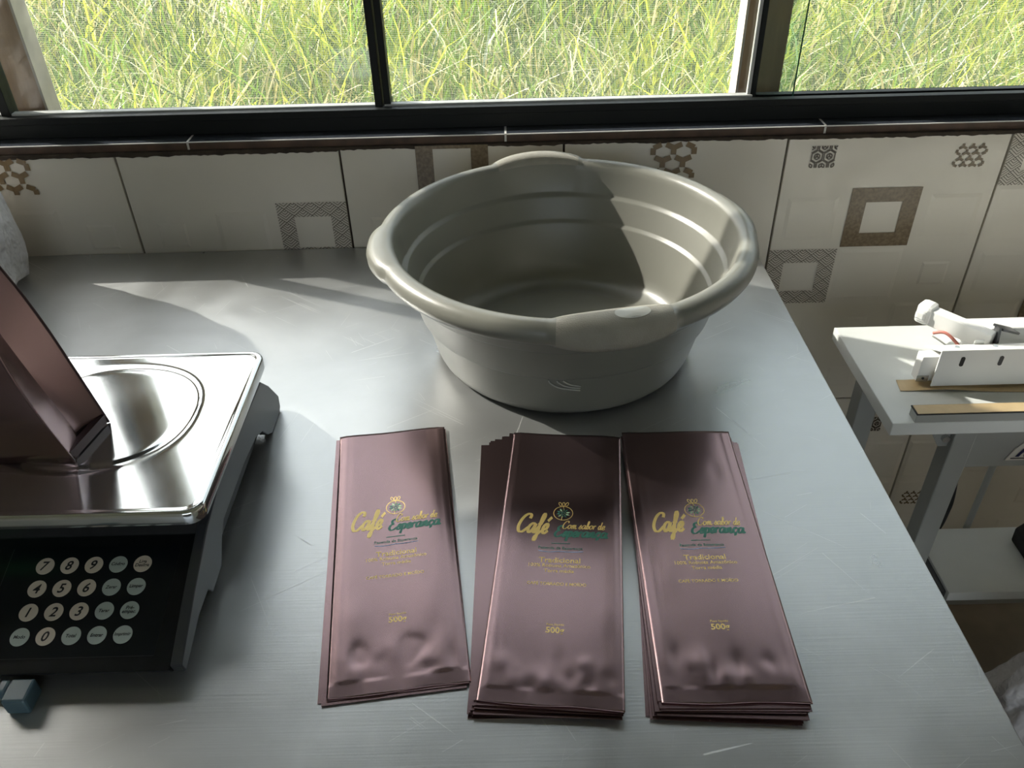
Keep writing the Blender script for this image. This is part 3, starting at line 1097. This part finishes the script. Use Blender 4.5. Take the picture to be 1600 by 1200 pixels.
def ribbon(pts, wd):
    xy, fs = [], []
    P_ = [Vector((a, b, 0)) for a, b in pts]
    for i, p in enumerate(P_):
        t = (P_[min(i + 1, len(P_) - 1)] - P_[max(i - 1, 0)]).normalized()
        for s in (1, -1):
            xy.append((p.x - t.y * wd / 2 * s, p.y + t.x * wd / 2 * s))
    for i in range(len(P_) - 1):
        fs.append((2 * i, 2 * i + 1, 2 * i + 3, 2 * i + 2))
    return xy, fs


def fit_text(txt, width, **kw):
    xy, fs = text_mesh(txt, 1.0, **kw)
    wd = xy[:, 0].max() - xy[:, 0].min()
    k = width / wd
    mid = (xy[:, 0].max() + xy[:, 0].min()) / 2
    return np.stack([(xy[:, 0] - mid) * k, xy[:, 1] * k], 1), fs


CAFE = script_mesh('Café', 0.0125, 0.37, 0.28)
COM = script_mesh('Com sabor de', 0.0052, 0.26, 0.25)
ESP = script_mesh('Esperança', 0.0072, 0.36, 0.22)


def fitx(sm, width):
    xy = sm[0].copy()
    x0, x1 = xy[:, 0].min(), xy[:, 0].max()
    xy[:, 0] = (xy[:, 0] - x0) * width / (x1 - x0)
    return xy, sm[1]


PRINT_TXT = [('Tradicional', .0385, .0005, .1472, 'gold', .014), ('100% Robusta Amazônico', .057, .0006, .1418, 'gold', .008),
             ('Torra média', .0275, .0004, .1355, 'gold', .010), ('CAFÉ TORRADO E MOÍDO', .0535, -.0010, .1205, 'gold', .014),
             ('Peso líquido', .0150, .0002, .0766, 'gold', .006), ('500g', .0158, .0002, .0690, 'gold', .018),
             ('Fazenda da Esperança', .0415, .0006, .1638, 'green_ink', .008)]
PRINT_MESH = [(fit_text(t, w_, bold=b_), u_, v_, m_) for t, w_, u_, v_, m_, b_ in PRINT_TXT]


def print_front(root, h):
    decal('lettering', *fitx(CAFE, .0345), -.0430, .1835, h, MT['gold'], root)
    decal('lettering', *fitx(COM, .0415), .0012, .1905, h, MT['gold'], root, .0003)
    decal('lettering', *fitx(ESP, .0525), -.0068, .1800, h, MT['green_ink'], root)
    for (xy, fs), u_, v_, m_ in PRINT_MESH:
        decal('lettering', xy, fs, u_, v_, h, MT[m_], root)
    # emblem: a round seed pod with a fan of leaves, a crown of three petals and a stalk
    cu, cv = .0012, .2115
    em = decal('emblem', *ring_fs(cu, cv, .0098, .0008), 0, 0, h, MT['gold'], root)
    for k in range(10):
        q = 2 * math.pi * k / 10 + .2
        a, b = .0022, .0070
        w1 = .0011
        dx, dy = math.cos(q), math.sin(q)
        xy = [(cu + a * dx, cv + a * dy), (cu + (a + b) / 2 * dx - w1 * dy, cv + (a + b) / 2 * dy + w1 * dx), (cu + b * dx, cv + b * dy), (cu + (a + b) / 2 * dx + w1 * dy, cv + (a + b) / 2 * dy - w1 * dx)]
        decal('leaf_mark', xy, [(0, 3, 2, 1)], 0, 0, h, MT['mint_ink' if k % 3 == 0 else 'green_ink'], em)
    decal('leaf_mark', *ring_fs(cu, cv, .0019, .0008, 14), 0, 0, h, MT['green_ink'], em)
    st = [(cu - .0004 + .0009 * math.sin(t * 5), cv + .0098 - t * .0197) for t in [i / 14 for i in range(15)] if abs(t - .5) > .18]
    decal('stalk_mark', *ribbon(st[:5], .0007), 0, 0, h, MT['gold'], em)
    decal('stalk_mark', *ribbon(st[-5:], .0007), 0, 0, h, MT['gold'], em)
    for k in (-1, 0, 1):
        loop = [(cu + k * .0028 + .0013 * math.sin(t) + k * .0012 * (1 - math.cos(t)) / 2, cv + .0099 + .0026 * (1 - math.cos(t))) for t in [2 * math.pi * i / 14 for i in range(15)]]
        decal('petal_mark', *ribbon(loop, .0006), 0, 0, h, MT['gold'], em)
    wv = [(-.0200 + .042 * i / 20, .1612 - .0011 * math.sin(math.pi * i / 9) * (1 if i < 10 else -.4)) for i in range(21)]
    decal('wave_mark', *ribbon(wv, .0008), 0, 0, h, MT['blue_ink'], root)
    decal('caption_line', *ribbon([(-.0085 + .018 * i / 6, .1712) for i in range(7)], .0008), 0, 0, h, MT['green_ink'], root)


def stack(nbags, top, bottom, seed, toplabel, lowlabel, group):
    botlabel = 'bottommost flat bag, resting on the steel, of the ' + {21: 'thin stack beside the scale', 34: 'fanned stack between two other stacks', 55: 'stack nearest the sealer bench'}[seed]
    r = random.Random(seed)
    for i in range(nbags):
        t = i / max(1, nbags - 1)
        last = i == nbags - 1
        (ox, oy, rot) = [b + (a - b) * t for a, b in zip(top, bottom)]
        if not last:
            ox += r.uniform(-.0028, .0028); oy += r.uniform(-.0035, .0035); rot += r.uniform(-.7, .7)
        root = thing('coffee_bag', toplabel if last else (botlabel if i == 0 else lowlabel), 'coffee bag', (ox, oy, i * (BT + .00008)), R(rot), group)
        if last:
            h = bag_relief(seed)
            vs, fs = bag_mesh(h)
            b = mk('bag_body', vs, fs, MT['foil'], root, True, world=False)
            print_front(root, h)
        else:
            b = bpy.data.objects.new('bag_body', flat_me)
            COL.objects.link(b)
            b.parent = root


stack(4, (-.1837, -.8015, 6.7), (-.1890, -.8050, 6.0), 21,
      'gold-printed maroon coffee bag on top of the thin stack beside the scale',
      'flat maroon coffee bag between top and bottom of the thin stack beside the scale', 'flat coffee bags in the thin stack by the scale')
stack(13, (-.0625, -.8233, -6.2), (-.0690, -.8280, -1.5), 34,
      'gold-printed maroon coffee bag on top of the fanned stack between two other stacks',
      'flat maroon coffee bag inside the fanned stack between two other stacks', 'flat coffee bags in the fanned middle stack')
stack(13, (.0845, -.8249, -1.5), (.0735, -.8370, -5.0), 55,
      'gold-printed maroon coffee bag on top of the stack nearest the sealer bench',
      'flat maroon coffee bag inside the stack nearest the sealer bench', 'flat coffee bags in the stack facing the sealer bench')

# ================================================================== WEIGHING SCALE
sc = thing('weighing_scale', 'black retail weighing scale with polished steel platter and round keys on the steel table', 'scale', (-0.545, -0.60, 0))
SX0, SX1 = -0.735, -0.3605
side = [(-.786, .022), (-.730, .046), (-.672, .067), (-.618, .078), (-.544, .074), (-.462, .072), (-.440, .050), (-.416, .018), (-.418, .004), (-.424, 0.0), (-.462, 0.0), (-.478, .010), (-.492, .026), (-.514, .036), (-.560, .041), (-.639, .041), (-.655, .030), (-.671, .012), (-.701, .011), (-.709, .022), (-.735, .022), (-.783, .010)]
for xa, xb in ((SX1 - 0.010, SX1), (SX0, SX0 + 0.010)):
    prism('side_cheek', side, 'x', xa, xb, MT['scale_grey'], sc, bev=0.0012)
tn = math.tan(R(15))
zp = lambda y: 0.045 + (y + 0.696) * tn          # sloping keypad face
front = [(-.789, zp(-.789)), (-.668, zp(-.668)), (-.660, .078), (-.470, .078), (-.452, .060), (-.440, .020), (-.452, .012), (-.560, .012), (-.783, .010)]
prism('body', front, 'x', SX0 + 0.0102, SX1 - 0.0102, MT['scale_black'], sc, bev=0.001)
cyl('foot', (-0.40, -0.690, 0.006), 0.010, 0.0119, MT['rubber'], sc, seg=16)
cyl('foot', (-0.69, -0.690, 0.006), 0.010, 0.0119, MT['rubber'], sc, seg=16)
ct, st_ = math.cos(R(15)), math.sin(R(15))
PC = Vector((-0.458, -0.727, zp(-0.727)))


def on_panel(u, v, lift):
    """u to the right, v up the sloping face"""
    return Vector((PC.x + u, PC.y + v * ct - lift * st_, PC.z + v * st_ + lift * ct))


def panel_poly(name, xy, fs, lift, m, parent, thick=0.0):
    vs = [on_panel(a, b, lift) for a, b in xy]
    if thick:
        n_ = len(vs)
        vs = vs + [on_panel(a, b, lift - thick) for a, b in xy]
        ff = list(fs) + [tuple(n_ + q for q in f[::-1]) for f in fs]
        for k in range(n_):
            ff.append((k, n_ + k, n_ + (k + 1) % n_, (k + 1) % n_))
        fs = ff
    return mk(name, vs, fs, m, parent)


pan = panel_poly('keypad_panel', [(-.078, -.0515), (.072, -.0515), (.072, .0495), (-.078, .0495)], [(0, 1, 2, 3)], 0.0004, MT['scale_panel'], sc, 0.0004)
bd = .0005
panel_poly('panel_border', *ribbon([(-.078, .0495), (-.078, -.0515), (.072, -.0515)], .0006), .00055, MT['scale_grey'], sc)
KP = 0.02155
keys = [('7', '8', '9', 'Código', 'Liga\nDesliga'), ('4', '5', '6', 'Zerar', 'Limpar'), ('1', '2', '3', 'Tarar', 'Pré-\nempac.'), ('Modo', '0', 'Total', 'Entrar', 'Imprimir')]
for rI, row in enumerate(keys):
    for cI, kt in enumerate(row):
        u, v = -0.0445 + KP * cI, 0.0318 - KP * rI
        cream = kt.isdigit() or kt.startswith('Liga')
        disc = [(u + .0079 * math.cos(2 * math.pi * q / 28), v + .0079 * math.sin(2 * math.pi * q / 28)) for q in range(28)]
        ko = panel_poly('key', disc, [tuple(range(28))], .0009, MT['key_cream' if cream else 'key_grey'], sc, .0006)
        if kt.isdigit():
            xy, fs = text_mesh(kt, .0118, shear=.22, bold=.00022)
            xy = xy - np.array([[(xy[:, 0].max() + xy[:, 0].min()) / 2, (xy[:, 1].max() + xy[:, 1].min()) / 2]])
        else:
            xy, fs = text_mesh(kt, .0043 if '\n' in kt else .0041, shear=.15, bold=.00009, line=.8)
            xy = xy - np.array([[(xy[:, 0].max() + xy[:, 0].min()) / 2, (xy[:, 1].max() + xy[:, 1].min()) / 2]])
            k = .0137 / max(.0137, xy[:, 0].max() - xy[:, 0].min())
            xy = xy * k
        panel_poly('lettering', [(a + u, b + v) for a, b in xy], fs, .0011, MT['ink'], ko)
dsp = panel_poly('display', [(-.235, -.020), (-.0985, -.020), (-.0985, .034), (-.235, .034)], [(0, 1, 2, 3)], .0006, MT['scale_panel'], sc, .0006)
panel_poly('display_segment', [(-.230, .010), (-.1010, .010), (-.1025, .029), (-.232, .029)], [(0, 1, 2, 3)], .0008, MT['lcd'], dsp)
# clear bluish levelling foot showing below the front edge
bm = bmesh.new()
bm_box(bm, -.4985, -.4790, -.8120, -.7905, 0.0, .0175, bev=.002)
bm_box(bm, -.5070, -.4990, -.8030, -.7910, 0.003, .0175, bev=.002)
from_bm('levelling_foot', bm, MT['blue_foot'], sc)
# platter: pressed tray with rounded corners, turned-down edge and an oval pressed channel
PX0, PX1, PY0, PY1, PZ = -0.735, -0.3530, -0.6925, -0.4455, 0.1020


def rrect(x0, x1, y0, y1, r, n=6):
    pts = []
    for cx, cy, a in ((x1 - r, y1 - r, 0), (x0 + r, y1 - r, 90), (x0 + r, y0 + r, 180), (x1 - r, y0 + r, 270)):
        for k in range(n + 1):
            q = R(a + 90 * k / n)
            pts.append((cx + r * math.cos(q), cy + r * math.sin(q)))
    return pts


vs, fs = [], []
loops = [(0.0, -.0135, .016), (0.0, -.0025, .016), (.0008, -.0008, .0155), (.0022, 0.0, .015), (.0050, 0.0, .013), (.0062, -.0006, .012), (.0085, -.0009, .011)]
nl = None
for ins, dz, r in loops:
    lp = rrect(PX0 + ins, PX1 - ins, PY0 + ins, PY1 - ins, r)
    nl = len(lp)
    vs += [(a, b, PZ + dz) for a, b in lp]
for k in range(len(loops) - 1):
    for i in range(nl):
        j = (i + 1) % nl
        fs.append((k * nl + i, k * nl + j, (k + 1) * nl + j, (k + 1) * nl + i))
pl = mk('platter', vs, fs, MT['platter'], sc, True)
vs, fs = [], []
ex, ey, ea, eb = -0.490, -0.552, 0.088, 0.080
gx, gy = 150, 110
for j in range(gy + 1):
    for i in range(gx + 1):
        x = PX0 + .0085 + (PX1 - PX0 - .017) * i / gx
        y = PY0 + .0085 + (PY1 - PY0 - .017) * j / gy
        # clamp into the rounded corner
        rc = .011
        for cx, cy, sx, sy in ((PX1 - .0085 - rc, PY1 - .0085 - rc, 1, 1), (PX1 - .0085 - rc, PY0 + .0085 + rc, 1, -1)):
            dx, dy = (x - cx) * sx, (y - cy) * sy
            if dx > 0 and dy > 0:
                l = math.hypot(dx, dy)
                if l > rc: x, y = cx + sx * dx * rc / l, cy + sy * dy * rc / l
        q = (abs((x - ex) / ea) ** 2.3 + abs((y - ey) / eb) ** 2.3) ** (1 / 2.3)
        z = PZ - .0009 - .0016 * math.exp(-((q - 1) / .062) ** 2)
        vs.append((x, y, z))
for j in range(gy):
    for i in range(gx):
        fs.append((j * (gx + 1) + i, j * (gx + 1) + i + 1, (j + 1) * (gx + 1) + i + 1, (j + 1) * (gx + 1) + i))
mk('pan_surface', vs, fs, MT['platter'], pl, True)
box('platter_cradle', (-.66, -.42, -.62, -.52, .078, .0995), MT['scale_black'], sc)

# ================================================================== FILLED COFFEE BAG STANDING ON THE SCALE
fb_ = thing('filled_coffee_bag', 'full dark maroon foil coffee bag standing upright on the scale platter', 'coffee bag', (-0.545, -0.592, 0.1022))
bx0, by0 = -0.598, -0.6215
secs = []
for k in range(25):
    t = k / 24
    z = 0.1022 + 0.285 * t
    dep = 0.057 * (1 - max(0, t - .45) / .55 * .93) * (1 + .12 * math.sin(math.pi * min(1, t * 1.6)))
    sh = -0.048 * t
    xa, xb = bx0 + sh * .9 - .004 * math.sin(math.pi * t), -0.4885 + sh + .0012 * math.sin(math.pi * min(1, t * 1.3))
    yb = -0.5645 - .004 * t - (0.057 * .35) * max(0, t - .45) / .55
    yf = yb - dep
    gs = 0.006 + 0.030 * max(0, t - .1)           # how far the gusset folds in
    ym = (yf + yb) / 2
    wob = .0012 * math.sin(k * 1.7)
    secs.append([(xa, yf, z), (xa + .25 * (xb - xa), yf - .006 * math.sin(math.pi * t) + wob, z), (xa + .6 * (xb - xa), yf - .007 * math.sin(math.pi * t) - wob, z), (xb - .012, yf - .002, z), (xb, yf, z),
                 (xb - gs * .35 + wob, ym - .35 * dep / 2, z), (xb - gs * .75, ym, z), (xb - gs * .35, ym + .35 * dep / 2, z), (xb + .010 * (1 - t), yb, z),
                 (xb - .012, yb + .002, z), ((xa + xb) / 2, yb + .006 * math.sin(math.pi * t), z), (xa, yb, z), (xa + gs * .75, ym, z)])
n_ = len(secs[0])
vs = [v for s in secs for v in s]
fs = []
for k in range(len(secs) - 1):
    for i in range(n_):
        j = (i + 1) % n_
        fs.append((k * n_ + i, k * n_ + j, (k + 1) * n_ + j, (k + 1) * n_ + i))
fs.append(tuple(range(n_))[::-1])
fs.append(tuple(range(len(vs) - n_, len(vs))))
bm = bmesh.new()
bv = [bm.verts.new(v) for v in vs]
for f in fs:
    bm.faces.new([bv[q] for q in f])
bm.verts.index_update()
bmesh.ops.split_edges(bm, edges=[e_ for e_ in bm.edges if abs(e_.verts[0].index - e_.verts[1].index) == n_ and e_.verts[0].index % n_ in (0, 4, 6, 8, 11, 12)])
bfull = from_bm('bag_body', bm, MT['foil'], fb_, True)
# folded foot flap and the piped seal along the side edges
tube('side_seal', [secs[k][4] for k in range(0, 25, 3)], .0011, MT['foil'], fb_, seg=6, n=3)
tube('side_seal', [secs[k][8] for k in range(0, 25, 3)], .0012, MT['foil_in'], fb_, seg=6, n=3)
prism('foot_flap', [(-.4895, -.6200), (-.4790, -.5640), (-.4870, -.5680), (-.4960, -.6150)], 'z', .1024, .1120, MT['foil_in'], fb_)
box('top_seal', (-.652, -.535, -.5885, -.5850, .386, .412), MT['foil'], fb_)

# ================================================================== SEALER BENCH
bn = thing('sealer_bench', 'pale grey enamelled bench with lower shelf carrying the pedal bag sealer', 'bench', (0.72, -0.30, FZ))
BZ = -0.0555
bxa, bxb, bya, byb = 0.3835, 1.06, -0.408, -0.186
box('bench_top', (bxa, bxb, bya, byb, BZ - 0.0195, BZ), MT['bench'], bn, bev=.0012)
for lx in (0.506, 0.95):
    prism('leg', [(-.352, BZ - .0196), (-.322, BZ - .0196), (-.322, FZ), (-.352, FZ)], 'x', lx, lx + .030, MT['bench_leg'], bn, bev=.002)
    prism('leg', [(-.225, BZ - .0196), (-.195, BZ - .0196), (-.195, FZ), (-.225, FZ)], 'x', lx - .075 if lx < .6 else lx, (lx - .075 if lx < .6 else lx) + .030, MT['bench_leg'], bn, bev=.002)
prism('gusset_plate', [(.448, BZ - .0196), (.506, BZ - .0196), (.506, -.152), (.494, -.152)], 'y', -.342, -.338, MT['bench_leg'], bn)
cyl('bolt', (.499, -.345, -.136), .0055, .006, MT['chrome'], bn, axis='y', seg=6)
box('apron_panel', (.536, .95, -.344, -.340, -.190, BZ - .0197), MT['bench_leg'], bn)
sh = box('shelf', (.560, 1.00, -.392, -.262, -.418, -.400), MT['bench'], bn, bev=.001)
box('shelf_bracket', (.552, .5595, -.385, -.268, -.440, -.405), MT['scale_grey'], bn)
box('stretcher', (.46, .98, -.226, -.196, -.640, -.612), MT['bench_leg'], bn, bev=.002)
tube('pull_rod', [(.654, -.25, -.08), (.654, -.25, -.275), (.654, -.25, -.45)], .005, MT['bench_leg'], bn, seg=8)
# sticker with the start of an italic navy word
stk = prism('badge', [(.592, -.178), (.600, -.158), (.612, -.142), (.70, -.142), (.70, -.178)], 'y', -.3462, -.3442, MT['sticker'], bn, bev=.0008)
prism('badge_rule', [(.5985, -.1745), (.70, -.1745), (.70, -.1732), (.5985, -.1732)], 'y', -.3468, -.3463, MT['ink'], stk)
prism('badge_rule', [(.611, -.1475), (.70, -.1475), (.70, -.1463), (.6105, -.1463)], 'y', -.3468, -.3463, MT['gold_tape'], stk)
xy, fs = text_mesh('R', .026, shear=.5, bold=.0012)
mk('lettering', [(.6035 + a - xy[:, 0].min(), -.3470, -.1695 + b) for a, b in xy], fs, MT['navy'], stk)

cbl = tube('power_cable', [(.575, -.262, -.15), (.588, -.252, -.23), (.607, -.25, -.332), (.609, -.25, -.374), (.606, -.245, -.43), (.60, -.20, -.60), (.60, -.10, -.864)], .0055, MT['rubber'], bn, seg=10)
cbl['label'] = 'black power cable'

ped = thing('foot_switch', 'black wedge shaped foot switch box on the lower bench shelf', 'switch box', (.73, -.32, -.40))
prism('switch_body', [(.702, -.3995), (.81, -.3995), (.81, -.318), (.747, -.318), (.717, -.352), (.700, -.372)], 'y', -.362, -.290, MT['rubber'], ped, bev=.003)
prism('switch_lid', [(.715, -.349), (.747, -.3165), (.81, -.3165), (.81, -.313), (.745, -.313)], 'y', -.360, -.292, MT['scale_grey'], ped)

# ---- the sealer itself: lower bar, loose tape, jaw, arm
sl = thing('bag_sealer', 'white pedal bag sealer jaw with slotted front and pivot arm on the pale bench', 'bag sealer', (0.72, -0.30, BZ))
lb = box('lower_bar', (.410, 1.02, -.4075, -.390, BZ, BZ + .0125), MT['bench_leg'], sl, bev=.0008)
box('bar_edge', (.4095, 1.02, -.4085, -.3895, BZ + .0125, BZ + .0140), MT['rubber'], lb)
box('bar_tape', (.4110, 1.02, -.4075, -.3905, BZ + .0140, BZ + .0146), MT['gold_tape'], lb)
jaw = prism('jaw', [(-.3405, -.0500), (-.3385, -.0500), (-.3385, .0022), (-.300, -.0160), (-.2992, -.0140), (-.3405, .0052)], 'x', .4565, 1.02, MT['white_metal'], sl, bev=.0004)
for k in range(8):
    sx = .4835 + .049 * k
    prism('slot', [(sx + .0028 + .0028 * math.cos(R(q)), (-.0075 if q < 180 else -.0165) + .0028 * math.sin(R(q))) for q in range(0, 360, 30)], 'y', -.3411, -.3404, MT['ink' if k % 2 == 0 else 'scale_grey'], jaw)
    cyl('bolt', (sx + .0035, -.3200, -.0050), .0030, .004, MT['chrome'], jaw, seg=8)
ib = box('inner_bar', (.4415, 1.02, -.330, -.314, -.0492, -.0115), MT['white_metal'], sl, bev=.0008)
box('end_block', (.4410, .4560, -.3310, -.3300, -.0490, -.0400), MT['chrome'], ib)
cyl('pin', (.4490, -.3312, -.0440), .0016, .001, MT['ink'], ib, axis='y', seg=10)
# loose strip of tan tape under the jaw
vs, fs = [], []
for i in range(25):
    t = i / 24
    x = .418 + .25 * t
    z = BZ + .0006 + .0030 * math.sin(math.pi * min(1, t * 2.2)) ** 2 * (1 if t < .45 else 0)
    yc = -.331 - .014 * t
    vs += [(x, yc - .0115, z), (x + .003 * (1 - t), yc + .0115, z + .0006), (x, yc - .0115, z + .0004), (x + .003 * (1 - t), yc + .0115, z + .0010)]
for i in range(24):
    a, b = i * 4, i * 4 + 4
    fs += [(a + 2, b + 2, b + 3, a + 3), (a, a + 1, b + 1, b), (a, b, b + 2, a + 2), (a + 1, a + 3, b + 3, b + 1)]
fs += [(0, 2, 3, 1), (96, 97, 99, 98)]
tp = mk('tape_strip', vs, fs, MT['gold_tape'])
tag(tp, 'loose strip of tan heat tape lying on the bench under the sealer jaw', 'tape')
# pivot arm running back from the jaw
A, B = Vector((.548, -.292, -.0150)), Vector((.489, -.222, -.0125))
arm = bar_between('arm', A, B, .017, .024, MT['white_metal'], sl, bev=.0015)
dirv = (B - A).normalized()
nrmv = Vector((-dirv.y, dirv.x, 0)).normalized() * -1
lft = Vector((dirv.y, -dirv.x, 0)).normalized() * -1
ec = bar_between('arm_end', B - dirv * .012 + Vector((0, 0, .002)), B + dirv * .010 + Vector((0, 0, .002)), .025, .030, MT['white_metal'], sl, bev=.006)
face = B - dirv * .012
fc = Vector((.4795, -.2290, -.0105))
cap = bar_between('pivot_cap', fc, fc + Vector((-.003, -.0025, 0)), .014, .014, MT['white_metal'], ec, bev=.003)
box('arm_pad', (.5205, .5330, -.3005, -.2985, -.0300, -.0080), MT['bench'], sl)
bl_ = bar_between('bracket', (.553, -.296, -.038), (.556, -.283, .002), .003, .018, MT['scale_grey'], sl)
bar_between('bracket', (.556, -.283, .001), (.588, -.272, -.013), .016, .003, MT['scale_grey'], sl)
bar_between('return_arm', (.556, -.262, -.020), (.70, -.250, -.026), .016, .020, MT['white_metal'], sl, bev=.002)
box('arm_mount', (.545, .66, -.262, -.215, BZ, -.030), MT['white_metal'], sl, bev=.002)
tube('wire', [(.4945, -.246, -.030), (.506, -.256, -.024), (.519, -.272, -.034), (.527, -.288, -.044)], .0022, MT['red_wire'], sl, seg=8)
tube('wire', [(.4940, -.247, -.034), (.508, -.262, -.040), (.527, -.290, -.052)], .0011, MT['bench_leg'], sl, seg=6)
# unreadable row of small dark print on the back rail of the bench
br = box('back_rail', (.56, 1.04, -.196, -.190, BZ, BZ + .012), MT['white_metal'], sl, bev=.0008)
for k, (px, pw) in enumerate([(.578, .0045), (.585, .0045), (.597, .003), (.603, .003), (.609, .003), (.615, .003), (.621, .003), (.627, .002), (.632, .003), (.638, .003)]):
    box('print_mark', (px, px + pw, -.1964, -.1959, BZ + .003, BZ + (.009 if k < 2 else .0075)), MT['scale_grey'], br)
cyl('knob', (.652, -.213, BZ + .006), .0055, .012, MT['white_metal'], sl, seg=14, bev=.002)


# ================================================================== PLASTIC BAGS
def crumpled(cx, cy, prof_, seed, nth=72, sub=5, amp=0.16):
    """a closed crumpled sack: (z, radius_x, radius_y) rings with creases"""
    r = random.Random(seed)
    cre = [(r.uniform(0, 6.28), r.uniform(-3, 3), r.choice((2, 3, 4, 5, 7, 9)), r.uniform(.3, 1)) for _ in range(9)]
    rings = []
    for a, b in zip(prof_[:-1], prof_[1:]):
        for k in range(sub):
            t = k / sub
            rings.append([p_ + (q_ - p_) * t for p_, q_ in zip(a, b)])
    rings.append(list(prof_[-1]))
    vs, fs = [], []
    for (z, rx, ry) in rings:
        for k in range(nth):
            th = 2 * math.pi * k / nth
            f = 0
            for ph, tw, n_, am in cre:
                f += am * (abs(math.sin(n_ * th / 2 + ph + tw * 9 * z)) - .6) / 5 + .25 * am * (abs(math.sin(2 * n_ * th + ph - tw * 14 * z)) - .6) / 5
            f = 1 + amp * f * 2
            vs.append((cx + rx * f * math.cos(th), cy + ry * f * math.sin(th), z + .01 * math.sin(5 * th + 20 * z)))
    for j in range(len(rings) - 1):
        for k in range(nth):
            fs.append((j * nth + k, j * nth + (k + 1) % nth, (j + 1) * nth + (k + 1) % nth, (j + 1) * nth + k))
    fs.append(tuple(range(nth))[::-1])
    fs.append(tuple(range(len(vs) - nth, len(vs))))
    return vs, fs


cb = thing('clear_plastic_sack', 'clear crumpled plastic sack of packets standing on the floor beside the steel table', 'plastic sack', (.73, -.60, FZ))
vs, fs = crumpled(.73, -.60, [(FZ + .012, .17, .09), (FZ + .10, .20, .105), (-.62, .215, .11), (-.48, .21, .11), (-.40, .185, .10), (-.33, .165, .09), (-.28, .165, .08), (-.20, .19, .07), (-.12, .225, .06), (-.055, .235, .055)], 3, nth=120, amp=.3)
mk('sack_film', vs, fs, MT['film'], cb, True)
vs, fs = crumpled(.735, -.60, [(FZ + .020, .13, .07), (FZ + .10, .16, .08), (-.60, .17, .085), (-.46, .16, .085), (-.38, .12, .06), (-.34, .05, .03)], 8, amp=.25)
mk('packets', vs, fs, MT['bag_fill'], cb, True)

pb = thing('white_plastic_bag', 'crumpled whitish plastic bag leaning on the tiled wall behind the scale', 'plastic bag', (-.878, -.150, 0))
vs, fs = crumpled(-.878, -.150, [(.0125, .085, .112), (.05, .090, .118), (.12, .092, .115), (.20, .085, .105), (.27, .075, .090), (.31, .05, .06), (.325, .02, .02)], 17, nth=120, amp=.16)
mk('bag_film', vs, fs, MT['film2'], pb, True)
